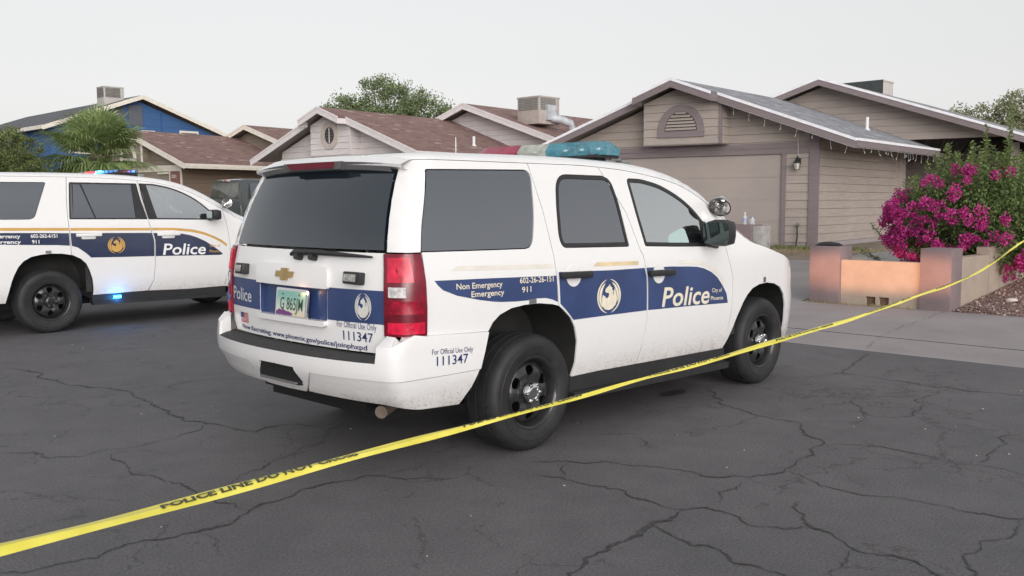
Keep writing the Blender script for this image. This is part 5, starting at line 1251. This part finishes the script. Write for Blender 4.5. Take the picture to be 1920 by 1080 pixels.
# wall lantern, cable, faucet, icicle lights on the tan house
def at(T, L, p): return L + T(p)
E_ = empty('wall_lantern', at(TR_, LR, (.45, -.02, 2.0)), R(13), 'small black wall lantern with clear glass beside the garage door', 'lamp')
BK = mat('black_iron', (.02, .022, .02), .5, var=.3)
bm = bmesh.new(); box(bm, (-.03, -.06, -.06), (0, .06, .10)); tube(bm, [(-.01, 0, .10), (-.10, 0, .14), (-.14, 0, .06)], .014, 8); obj('bracket', bm, BK, E_)
bm = bmesh.new(); lathe(bm, [(.0, -.10), (.03, -.085), (.085, -.02), (.088, -.01), (.0, -.01)], 6, Matrix.Translation((-.14, 0, -.03)) @ Matrix.Rotation(R(-90), 4, 'X')); lathe(bm, [(.062, .14), (.056, .15), (0, .15)], 6, Matrix.Translation((-.14, 0, -.03)) @ Matrix.Rotation(R(-90), 4, 'X'))
for k in range(6):
    t = 2 * math.pi * k / 6; tube(bm, [(-.14 + .084 * math.cos(t), .084 * math.sin(t), -.03), (-.14 + .058 * math.cos(t), .058 * math.sin(t), -.175)], .005, 5)
obj('cage', bm, BK, E_)
bm = bmesh.new(); lathe(bm, [(.076, .0), (.052, .14)], 12, Matrix.Translation((-.14, 0, -.03)) @ Matrix.Rotation(R(-90), 4, 'X')); obj('glass', bm, mat('frosted_lamp_glass', (.60, .57, .52), .3, var=.1), E_)
bm = bmesh.new(); P_ = [at(TR_, LR, (u, v, z)) for u, v, z in ((.45, -.05, 2.16), (.455, -.055, 2.5), (.45, -.06, 2.72), (.47, -.3, 2.83))]; tube(bm, P_, .005, 5)
tag(obj('lantern_cable', bm, WH), 'thin white cable running from the lantern up to the eave', 'cable')
bm = bmesh.new(); P_ = [at(TR_, LR, q) for q in ((.42, -.02, .50), (.42, -.09, .50), (.41, -.09, .25), (.44, -.10, -.05), (.50, -.12, -.22), (.62, -.16, -.30))]; tube(bm, P_, .018, 8)
e = empty('garden_tap', at(TR_, LR, (.42, -.05, .42)), 0, 'thin black standpipe tap with a hose bent down at the tan siding', 'tap'); o = obj('pipe', bm, BK); o.parent = e; o.location = -e.location
bm = bmesh.new(); box(bm, (-.05, -.03, .08), (.05, .03, .11)); tube(bm, [(-.06, 0, .13), (.06, 0, .13)], .012, 6); o = obj('tap_handle', bm, GREYM, e)
IC = mat('icicle_bulb', (.5, .5, .48), .35, var=.1); rI = random.Random(5)
root = empty('icicle_lights', at(TR_, LR, (-1.0, -.6, 2.4)), 0, 'string of small white icicle bulbs hanging under the eave of the tan house', 'string lights')
inv = -root.location
pts = []
bulbs = bmesh.new(); wire = bmesh.new()
path = [((u, -.66, RZ - SL * (RU - u) - .22)) for u in np.linspace(2.1, -1.0, 26)] + [(-1.12, v, 2.45 - .18) for v in np.linspace(-.5, 5.9, 42)]
W_ = [at(TR_, LR, q) for q in path]; tube(wire, W_, .003, 4)
for i, q in enumerate(path):
    if q[0] < -1.1 and not (i % 3 == 0 or rI.random() < .2): continue
    if q[0] > -1.1 and (i % 3 or i < 2): continue
    h = .05 + rI.random() * .12; a = at(TR_, LR, q); b_ = a + Vector((rI.uniform(-.03, .03), rI.uniform(-.03, .03), -h))
    tube(wire, [a, b_], .002, 4); tube(bulbs, [b_, b_ + Vector((rI.uniform(-.03, .03), rI.uniform(-.03, .03), -.045))], [.009, .005], 6)
for n_, b__, m_ in (('wire', wire, WH), ('bulb', bulbs, IC)):
    o = obj(n_, b__, m_, root); o.location = inv
    if n_ == 'bulb': o['kind'] = 'stuff'

# ---------------------------------------------------------------- low block walls and pillars
def stucco(name, c):
    def f(nt, b):
        n = nz(nt, 3, 5, .6); g_ = nz(nt, 70, 3, .6)
        nt.links.new(ramp(nt, n, [(.3, tuple(x * .88 for x in c)), (.7, tuple(x * 1.08 for x in c))]), b.inputs['Base Color']); nt.links.new(bump(nt, g_, .5, .006), b.inputs['Normal'])
    return mat(name, rough=.9, var=0, fn=f)
MAUVE = stucco('mauve_stucco', (.215, .165, .170)); BEI = stucco('beige_stucco', (.37, .305, .25)); RAW = mat('raw_block', (.36, .35, .33), .9, var=.18, vscale=9)
bm = bmesh.new(); box(bm, (8.60, .86, -.1), (9.03, 1.32, .925), bev=.012); tag(obj('pillar', bm, MAUVE), 'mauve stucco pillar at the left end of the low wall, a black object on its top', 'pillar', 'pillars of the low front wall')
bm = bmesh.new(); box(bm, (8.60, -.68, -.1), (9.03, -.27, .935), bev=.012); tag(obj('pillar', bm, MAUVE), 'mauve stucco pillar at the corner of the low wall beside the gravel', 'pillar', 'pillars of the low front wall')
bm = bmesh.new(); y0, y1 = -.265, .855
# front wall with two drainage openings left out at its foot
def bw(a, b_): box(bm, a, b_)
ys = [y0, .155, .295, .345, .485, y1]
for i in range(5):
    if i in (1, 3): bw((8.65, ys[i], .225), (8.80, ys[i + 1], .735))
    else: bw((8.65, ys[i], -.1), (8.80, ys[i + 1], .735))
bmesh.ops.remove_doubles(bm, verts=bm.verts, dist=.0005)
wl = tag(obj('low_wall', bm, BEI), 'low beige stucco wall between the two mauve pillars, lit orange by headlamps', 'wall')
bm = bmesh.new(); box(bm, (8.70, .16, .085), (8.76, .29, .224)); box(bm, (8.70, .35, .085), (8.76, .48, .224)); obj('drain_block', bm, mat('rusty_block', (.16, .10, .06), .9, var=.4, vscale=30), wl)
bm = bmesh.new(); prism(bm, [(9.035, -.66, 0), (10.25, -.66, 0), (10.25, -.66, .79), (9.035, -.66, .80)], (0, .17, 0)); prism(bm, [(10.254, -.665, 0), (12.6, -.665, .1), (12.6, -.665, .98), (10.254, -.665, .90)], (0, .18, 0))
tag(obj('low_wall', bm, BEI), 'low beige stucco wall running back from the corner pillar along the gravel', 'wall')
bm = bmesh.new(); box(bm, (9.035, 1.0, -.1), (9.9, 1.16, .70)); tag(obj('low_wall', bm, BEI), 'short beige wall running back behind the left mauve pillar', 'wall')
bm = bmesh.new(); box(bm, (10.95, 3.58, .1), (11.35, 4.02, 1.155), bev=.01)
fp = tag(obj('pillar', bm, MAUVE), 'mauve pillar in front of the garage door with bottles on its top', 'pillar')
bm = bmesh.new(); box(bm, (10.98, 3.40, .1), (11.32, 3.578, 1.13), bev=.01); tag(obj('block_stack', bm, RAW), 'bare grey concrete blocks against the mauve pillar with the bottles', 'concrete blocks')
bm = bmesh.new(); box(bm, (11.05, 4.022, .1), (11.22, 6.2, .90)); tag(obj('low_wall', bm, BEI), 'low beige wall left of the pillar carrying the bottles', 'wall')
def bottle(loc, lab, s=1., cap=True):
    e = empty('water_bottle', loc, 0, lab, 'bottle', 'bottles on the mauve pillar')
    bm = bmesh.new(); lathe(bm, [(0, 0), (.032 * s, 0), (.036 * s, .01), (.036 * s, .13), (.030 * s, .155), (.013 * s, .185), (.013 * s, .20), (0, .20)], 16, Matrix.Rotation(R(90), 4, 'X')); obj('body', bm, glass_bottle, e)
    bm = bmesh.new(); lathe(bm, [(.0372 * s, .07), (.0372 * s, .115)], 16, Matrix.Rotation(R(90), 4, 'X')); obj('wrapper', bm, mat('bottle_label', (.30, .34, .62), .5), e)
    bm = bmesh.new(); lathe(bm, [(0, .222), (.015 * s, .222), (.015 * s, .198), (0, .198)], 12, Matrix.Rotation(R(90), 4, 'X')); obj('cap', bm, WLET, e)
glass_bottle = mat('clear_plastic', (.62, .68, .70), .12, alpha=.55, var=.1)
bottle((11.08, 3.80, 1.158), 'upright clear water bottle with a blue wrapper on the mauve pillar')
e = empty('glass_jar', (11.10, 3.66, 1.158), 0, 'short clear jar beside the water bottle on the mauve pillar', 'jar')
bm = bmesh.new(); lathe(bm, [(0, 0), (.045, 0), (.05, .01), (.05, .10), (.042, .12)], 16, Matrix.Rotation(R(90), 4, 'X')); obj('body', bm, mat('clear_plastic'), e)
bm = bmesh.new(); lathe(bm, [(.044, .115), (.044, .135), (0, .135)], 16, Matrix.Rotation(R(90), 4, 'X')); obj('lid', bm, GREYM, e)
bm = bmesh.new(); rr = random.Random(2)
for k in range(3): 
    pts_ = [(8.70 + .06 * k + .01 * rr.random(), 1.28 - .36 * t, .928 + .012 * (k == 1) + .026 * math.sin(math.pi * t)**.5 * (.7 + .15 * k)) for t in np.linspace(0, 1, 9)]; tube(bm, pts_, [.010, .02, .022, .024, .024, .022, .02, .018, .008], 8)
tag(obj('folded_bag', bm, BLACKP), 'black folded bag lying on the left mauve pillar', 'bag')

# gravel bed, stones and weeds
def gravel_fn(nt, b):
    tc = nt.nodes.new('ShaderNodeTexCoord'); v = nt.nodes.new('ShaderNodeTexVoronoi'); v.inputs['Scale'].default_value = 38; nt.links.new(tc.outputs['Object'], v.inputs['Vector'])
    c = ramp(nt, v.outputs['Color'], [(0, (.12, .07, .065)), (.5, (.20, .13, .115)), (.8, (.30, .21, .19)), (.95, (.55, .48, .45))])
    nt.links.new(c, b.inputs['Base Color']); nt.links.new(bump(nt, v.outputs['Distance'], 1, -.02), b.inputs['Normal'])
strip('gravel_bed', 8.64, 15.5, -14, -.69, mat('gravel', rough=.9, var=0, fn=gravel_fn), .003)
rg = random.Random(11); bm = bmesh.new()
for i in range(5200):
    x = 8.66 + rg.random()**1.5 * 5.5; y = -.70 - rg.random()**1.2 * 4.2; s = rg.uniform(.010, .024); z = gz(x) + s * .3
    M_ = Matrix.Translation((x, y, z)) @ Matrix.Rotation(rg.random() * 6.3, 4, 'Z') @ Matrix.Rotation(rg.random() * 3, 4, 'X') @ Matrix.Diagonal((s * rg.uniform(.7, 1.6), s, s * .7, 1))
    v = [bm.verts.new(M_ @ Vector(q)) for q in ((1, 0, 0), (-1, 0, 0), (0, 1, 0), (0, -1, 0), (0, 0, 1), (0, 0, -1))]
    mi = rg.choice((0, 0, 0, 1, 1, 2))
    for a, b_, c_ in ((0, 2, 4), (2, 1, 4), (1, 3, 4), (3, 0, 4)): f = bm.faces.new((v[a], v[b_], v[c_])); f.material_index = mi
tag(obj('gravel', bm, [mat('stone_red', (.17, .10, .09), .9, var=.3, vscale=3), mat('stone_brown', (.26, .18, .16), .9, var=.3, vscale=3), mat('stone_pale', (.50, .43, .40), .9, var=.2, vscale=3)], sharp=10), kind='stuff')
bm = bmesh.new(); lathe(bm, [(0, .05), (.07, .045), (.10, .02), (.09, 0), (0, 0)], 9, Matrix.Translation((9.75, -1.12, gz(9.75) - .005)) @ Matrix.Rotation(R(90), 4, 'X') @ Matrix.Diagonal((1.2, 1, .8, 1))); tag(obj('stone', bm, mat('white_stone', (.62, .56, .54), .8)), 'flat whitish stone lying on the red gravel', 'stone')
def blades(name, n, area, h, m, lab=None, seed=1, w_=.004):
    r_ = random.Random(seed); bm = bmesh.new()
    for i in range(n):
        x, y = area(r_); a = r_.random() * 6.28; hh = h * r_.uniform(.4, 1.1); b0 = Vector((x, y, gz(x) - .005)); t = Vector((math.cos(a), math.sin(a), 0)); lean = Vector((r_.gauss(0, .4), r_.gauss(0, .4), 0)) * hh
        v = [bm.verts.new(p) for p in (b0 - t * w_, b0 + t * w_, b0 + lean * .5 + Vector((0, 0, hh * .6)) + t * w_ * .7, b0 + lean + Vector((0, 0, hh)))]
        bm.faces.new(v)
    return tag(obj(name, bm, m), kind='stuff')
DRY = mat('dry_grass', (.30, .25, .13), .8, var=.3, vscale=3); GRN = mat('green_grass', (.12, .15, .05), .8, var=.3, vscale=3)
blades('dry_grass', 2600, lambda r_: (r_.uniform(13.4, 15.9), r_.uniform(2.9, 6.2)), .07, DRY, seed=2, w_=.006)
blades('grass', 1500, lambda r_: (r_.uniform(14.6, 15.9), r_.uniform(3.4, 5.6)), .10, GRN, seed=3, w_=.006)
blades('weeds', 500, lambda r_: (8.60 - abs(r_.gauss(0, .03)), r_.uniform(-.2, 1.35)), .05, DRY, seed=4)
strip('dirt_patch', 12.9, 16.3, 2.9, 4.9, mat('straw_dirt', rough=.95, var=0, fn=dirt_fn), .003)

# ---------------------------------------------------------------- plants
def leafmat(name, lo, hi, var=1.):
    M = bpy.data.materials.new(name); M.use_nodes = True; nt = M.node_tree; b = nt.nodes['Principled BSDF']
    g = nt.nodes.new('ShaderNodeNewGeometry'); c = ramp(nt, g.outputs['Random Per Island'], [(0, lo), (1, hi)])
    n = nz(nt, 2.2, 3); c = mixc(nt, .6, c, ramp(nt, n, [(.3, (.6, .62, .6)), (.7, (1.3, 1.28, 1.2))]), 'MULTIPLY')
    nt.links.new(c, b.inputs['Base Color']); b.inputs['Roughness'].default_value = .55
    t = nt.nodes.new('ShaderNodeBsdfTranslucent'); nt.links.new(c, t.inputs[0]); x = nt.nodes.new('ShaderNodeMixShader'); x.inputs[0].default_value = .30
    nt.links.new(b.outputs[0], x.inputs[1]); nt.links.new(t.outputs[0], x.inputs[2]); nt.links.new(x.outputs[0], nt.nodes['Material Output'].inputs[0])
    MC[name] = M; return M
def leaf(bm, p, d, n, L, w_):
    d = d.normalized(); s = d.cross(n)
    if s.length < 1e-4: return
    s.normalize(); q = [p, p + d * L * .45 + s * w_, p + d * L, p + d * L * .45 - s * w_]
    bm.faces.new([bm.verts.new(v) for v in q])
def rv(r_): 
    v = Vector((r_.gauss(0, 1), r_.gauss(0, 1), r_.gauss(0, 1))); return v.normalized()
def tree(name, loc, label, cat, trunk_h, crown, nclump, nleaf, L, lm, tm, seed, clr=.35, group=None, droop=0., trunk_r=.14):
    """crown: list of (centre offset, radii)"""
    r_ = random.Random(seed); e = empty(name, loc, 0, label, cat, group)
    bt = bmesh.new(); bl = bmesh.new()
    top_ = Vector((0, 0, trunk_h)); tube(bt, [(0, 0, -.1), (.05, .02, trunk_h * .5), top_], [trunk_r, trunk_r * .8, trunk_r * .65], 8)
    for i in range(nclump):
        c, rad = r_.choice(crown) if i >= len(crown) else crown[i]
        v = rv(r_); k = r_.random()**.4; p = Vector(c) + Vector((v.x * rad[0], v.y * rad[1], v.z * rad[2])) * k
        if i % 4 == 0:
            m1 = top_.lerp(p, .5) + Vector((0, 0, .15)); tube(bt, [top_, m1, p], [trunk_r * .35, trunk_r * .2, .012], 5, False)
        cr = clr * r_.uniform(.5, 1.2)
        for j in range(nleaf):
            o_ = rv(r_) * cr * r_.random()**.5; o_.z *= .8
            d = rv(r_) + Vector((0, 0, -droop)); leaf(bl, p + o_, d, rv(r_), L * r_.uniform(.6, 1.3), L * .26)
    obj('trunk', bt, tm, e); obj('crown', bl, lm, e); return e
BARK = mat('bark', (.14, .11, .085), .9, var=.3, vscale=12)
LMES = leafmat('mesquite_leaf', (.11, .16, .07), (.28, .34, .17)); LDK = leafmat('shrub_leaf', (.09, .125, .04), (.22, .27, .10)); LWI = leafmat('wispy_leaf', (.19, .21, .12), (.38, .39, .25))
tree('tree', (24.4, 31.3, .5), 'broad leafy green tree rising behind the pale pink house roof', 'tree', 2.6, [((-1.2, 1.3, 5.2), (1.5, 1.5, 1.2)), ((.3, -.3, 5.9), (1.9, 1.9, 1.5)), ((1.3, -1.5, 5.2), (1.4, 1.4, 1.3)), ((0, 0, 4.7), (2.3, 2.3, 1.1))], 440, 70, .13, LMES, BARK, 3, .50)
tree('tree', (43.0, 9.6, .5), 'wispy pale green tree beyond the right end of the tan house roof', 'tree', 2.2, [((0, 1.8, 3.9), (3.0, 3.0, 1.4)), ((3.0, -3.6, 4.0), (2.6, 2.6, 1.5)), ((.3, -1.7, 4.6), (1.3, 1.3, 1.5)), ((-.5, .2, 4.2), (2.4, 2.4, 1.4))], 380, 70, .15, LWI, BARK, 5, .55)
tree('tree', (44.0, 14.5, .5), 'lower wispy tree showing as thin twigs just over the tan house ridge', 'tree', 2.2, [((0, 0, 3.9), (1.6, 1.6, 1.0)), ((-1.2, 1.6, 3.6), (1.1, 1.1, .8))], 90, 40, .14, LWI, BARK, 6, .4)
tree('round_shrub', (5.1, 25.4, .15), 'dense round dark green shrub at the left edge, behind the left police car', 'shrub', .9, [((0, 0, 2.15), (1.5, 1.5, 1.65)), ((0, 0, 1.6), (1.55, 1.55, 1.4))], 1100, 130, .066, LDK, BARK, 8, .26, droop=-.8)
# fan palm
def palm(loc, label):
    r_ = random.Random(4); e = empty('palm_tree', loc, 0, label, 'palm tree')
    bt = bmesh.new(); prof = []
    H_ = 3.1
    for i in range(24):
        t = i / 23; prof.append((.20 + .05 * math.sin(i * 2.1) + .05 * t, H_ * t))
    lathe(bt, [(a, b_) for a, b_ in prof], 18, Matrix.Rotation(R(90), 4, 'X')); 
    for i in range(90):
        z = r_.uniform(.3, H_); a = r_.random() * 6.28; d = Vector((math.cos(a), math.sin(a), .5)).normalized(); leaf(bt, Vector((.2 * math.cos(a), .2 * math.sin(a), z)), d, Vector((-math.sin(a), math.cos(a), 0)).cross(d), .28, .05)
    obj('trunk', bt, BARK, e)
    bf = bmesh.new()
    for i in range(84):
        el = R(r_.uniform(-48, 80)) if i > 9 else R(r_.uniform(60, 88)); az = r_.random() * 6.28
        d = Vector((math.cos(az) * math.cos(el), math.sin(az) * math.cos(el), math.sin(el)))
        base = Vector((0, 0, H_ - .05)) + Vector((math.cos(az), math.sin(az), 0)) * .12; L = r_.uniform(.55, .90)
        hub = base + d * L + Vector((0, 0, -.10 * math.cos(el))); tube(bf, [base, base + d * L * .6, hub], [.02, .015, .01], 4, False)
        s = d.cross(Vector((0, 0, 1))); s = s.normalized() if s.length > .05 else Vector((1, 0, 0)); n = s.cross(d).normalized()
        FL = r_.uniform(.85, 1.2); K = 30
        for k in range(K):
            a = R(-105 + 210 * (k + r_.random() * .4) / K); dd = (d * math.cos(a) + s * math.sin(a)).normalized(); ll = FL * (.72 + .28 * math.cos(a)); w_ = .024
            p0 = hub; p1 = hub + dd * ll * .55 + n * .05 * math.cos(a); p2 = hub + dd * ll * .85 - Vector((0, 0, .05 + .07 * abs(math.sin(a)))) ; p3 = hub + dd * ll * 1.02 - Vector((0, 0, .18 + .12 * r_.random()))
            sd_2 = dd.cross(n).normalized()
            A = [(p0, .006), (p1, w_), (p2, w_ * .6), (p3, .003)]; pr = None
            for (p, ww) in A:
                q = (bf.verts.new(p + sd_2 * ww), bf.verts.new(p - sd_2 * ww + n * .008))
                if pr: bf.faces.new((pr[0], q[0], q[1], pr[1]))
                pr = q
    obj('crown', bf, leafmat('palm_leaf', (.13, .20, .07), (.36, .44, .19)), e)
palm((8.25, 25.8, .15), 'fan palm with fluffy green fronds standing before the blue house')
# flowering bougainvillea and the taller green bush behind it
def bloom(loc, label):
    r_ = random.Random(9); e = empty('bougainvillea', loc, 0, label, 'flowering bush')
    st = bmesh.new(); lf = bmesh.new(); fl = bmesh.new()
    for i in range(420):
        v = rv(r_); k = r_.random()**.35; p = Vector((v.x * .85 * k, v.y * 1.20 * k, .98 + v.z * .84 * k))
        if p.z < .1: continue
        if i % 6 == 0: tube(st, [(r_.uniform(-.1, .1), r_.uniform(-.2, .2), 0), (p.x * .4, p.y * .4, p.z * .6), p], [.018, .012, .004], 5, False)
        for j in range(46): leaf(lf, p + rv(r_) * .17 * r_.random()**.5, rv(r_), rv(r_), .055 * r_.uniform(.7, 1.3), .017)
    for i in range(560):
        v = rv(r_); 
        dens = .36 + .14 * (v.y > 0) * (v.z < .2) + .9 * noise.noise(v * 2.4 + Vector((3, 1, 0))) + .30 * (v.y > .2) - .75 * max(0, v.z - .30) - .35 * max(0, -v.y - .1) * (v.z > -.2)
        if r_.random() > dens + .15: continue
        p = Vector((v.x * .92, v.y * 1.26, .98 + v.z * .86)) * 1.0; p += rv(r_) * .07
        if p.z < .15: continue
        cr = r_.uniform(.05, .12)
        for j in range(int(46 * cr / .08)):
            q = p + rv(r_) * cr * r_.random()**.45
            for t in range(2): leaf(fl, q, rv(r_) + v * .5, rv(r_), .036 * r_.uniform(.7, 1.2), .015)
    obj('stems', st, BARK, e); obj('foliage', lf, leafmat('bougainvillea_leaf', (.06, .11, .03), (.19, .26, .09)), e); obj('flowers', fl, leafmat('magenta_bract', (.38, .014, .17), (.72, .08, .40)), e)
bloom((11.05, -.16, .22), 'bougainvillea bush covered in magenta flowers behind the low wall')
def shoots(loc, label):
    r_ = random.Random(12); e = empty('leafy_bush', loc, 0, label, 'bush'); st = bmesh.new(); lf = bmesh.new()
    for i in range(150):
        bx, by = r_.gauss(0, .42), r_.gauss(0, .62); h = 2.25 * (1 - .30 * (by / 1.1)**2) * r_.uniform(.55, 1.0) - .12 * abs(bx)
        if i < 9: bx, by, h = [( -.1, .62, 2.02), (.1, .50, 2.18), (0, -.05, 2.45), (-.1, -.42, 2.72), (.1, -.35, 2.62), (0, -.85, 2.58), (.2, .2, 2.2), (-.2, -.7, 2.3), (.1, .80, 1.9)][i]
        if h < .3: continue
        tip = Vector((bx * 1.15, by * 1.1, h)); b0 = Vector((bx * .3, by * .3, 0)); mid = Vector((bx * .9, by * .9, h * .55)); tube(st, [b0, mid, tip], [.014, .010, .003], 4, False)
        n = int(h / .040)
        for k in range(n // 3, n + 1):
            t = k / n; p = b0.lerp(mid, t / .55) if t < .55 else mid.lerp(tip, (t - .55) / .45); sz = .125 * (1 - .45 * max(0, t - .6) / .4)
            for q in range(4):
                a = q * 1.57 + k * .8 + r_.random() * .5; d = Vector((math.cos(a), math.sin(a), .45 + .3 * t - .4 * r_.random())); leaf(lf, p + rv(r_) * .02, d, Vector((0, 0, 1)) + rv(r_) * .3, sz * r_.uniform(.7, 1.2), .020)
    obj('stems', st, BARK, e); obj('foliage', lf, leafmat('bush_leaf', (.13, .22, .07), (.38, .46, .18)), e)
shoots((11.75, -.05, .32), 'tall leafy green bush with upright shoots behind the magenta bougainvillea')

# ---------------------------------------------------------------- barrier tape
def tape():
    pts = [(-3.624, -2.051, 0.612), (-3.429, -2.056, 0.611), (-2.965, -2.068, 0.614), (-2.251, -2.086, 0.634), (-1.633, -2.102, 0.645), (-1.028, -2.118, 0.659), (-0.456, -2.132, 0.679), (0.18, -2.148, 0.695), (1.083, -2.17, 0.733), (1.982, -2.193, 0.767), (3.105, -2.218, 0.839), (4.02, -2.24, 0.898), (4.825, -2.255, 1.002), (5.758, -2.269, 1.181), (8.363, -2.316, 1.548)]
    pts = [Vector(p) for p in pts]
    root = empty('barrier_tape', pts[0], 0, 'yellow plastic barrier tape with black lettering stretched across the foreground', 'tape')
    # dense centre line
    Q = []
    for i in range(len(pts) - 1):
        p0 = pts[max(0, i - 1)]; p1 = pts[i]; p2 = pts[i + 1]; p3 = pts[min(len(pts) - 1, i + 2)]; n = max(2, int((p2 - p1).length / .03))
        for k in range(n):
            t = k / n; Q.append(.5 * (2 * p1 + (p2 - p0) * t + (2 * p0 - 5 * p1 + 4 * p2 - p3) * t * t + (-p0 + 3 * p1 - 3 * p2 + p3) * t**3))
    Q.append(pts[-1]); S = [0]
    for a, b_ in zip(Q, Q[1:]): S.append(S[-1] + (b_ - a).length)
    tot = S[-1]
    def frame(s):
        s = min(max(s, 0), tot); i = int(min(np.searchsorted(S, s, 'right') - 1, len(Q) - 2)); t = (s - S[i]) / (S[i + 1] - S[i]); p = Q[i].lerp(Q[i + 1], t)
        d = (Q[min(i + 2, len(Q) - 1)] - Q[max(0, i - 1)]).normalized()
        tilt = R(62 + 10 * math.sin(s * .9) + 9 * math.sin(s * 2.3 + 1) + 6 * max(0, s - 5))       # the band is turned towards lying flat
        upv = Vector((0, 0, 1)); n = d.cross(upv).normalized(); u_ = n.cross(d).normalized()
        w_ = u_ * math.cos(tilt) + n * math.sin(tilt) * (-1); return p, d, w_, d.cross(w_).normalized()
    hw = .032
    def pos(s, a, off=0.):                # a in -1..1 across; a long soft fold along the middle
        p, d, w_, n = frame(s); fold = .010 * (1 - abs(a + .1)) + .003 * math.sin(s * 7 + a * 2)
        nn = n if n.dot(CAM - p) > 0 else -n
        return p + w_ * hw * a * TW(s) + nn * (fold + off)
    def TW(s): return 1 - .50 * min(1, max(0, (s - .15) / 1.9)) - .08 * min(1, max(0, (s - 2) / 3)) * (.5 + .5 * math.sin(s * 2.1))
    bm = bmesh.new(); cols = []
    for s in np.arange(0, tot, .025): cols.append([bm.verts.new(pos(s, a)) for a in (-1, -.6, -.25, -.1, .05, .4, .75, 1)])
    for A, B in zip(cols, cols[1:]):
        for k in range(len(A) - 1): bm.faces.new((A[k], B[k], B[k + 1], A[k + 1]))
    def yf(nt, b):
        n = nz(nt, 6, 4); nt.links.new(ramp(nt, n, [(.3, (.68, .60, .07)), (.7, (.80, .73, .13))]), b.inputs['Base Color'])
    o = obj('ribbon', bm, mat('tape_yellow', rough=.38, var=0, fn=yf), root, 60); o.location = -root.location
    INK = mat('tape_ink', (.07, .07, .03), .5, var=.3, vscale=40)
    s = .66
    while s < tot - 1.2:
        me = text_mesh('POLICE LINE DO NOT CROSS', .045); co = [v.co.copy() for v in me.vertices]; x1 = max(c.x for c in co); Ln = .76
        for v, c in zip(me.vertices, co): v.co = pos(s + c.x / x1 * Ln, -.42 + (c.y / .73) * .85, .0045)
        bm = bmesh.new(); bm.from_mesh(me); bpy.data.meshes.remove(me); t_ = obj('lettering', bm, INK, root, recalc=False); t_.location = -root.location
        s += 1.29
tape()
# litter and pebbles on the road
bm = bmesh.new(); rp = random.Random(21)
for i in range(110):
    x = rp.uniform(-4, 5.2); y = rp.uniform(-5, 6); s = rp.uniform(.002, .006); T = Matrix.Translation((x, y, s * .4)) @ Matrix.Rotation(rp.random() * 6, 4, 'Z'); box(bm, (-s, -s * .7, -s * .5), (s, s * .7, s * .5), T)
tag(obj('road_grit', bm, mat('grit', (.42, .40, .37), .9, var=.3)), kind='stuff')
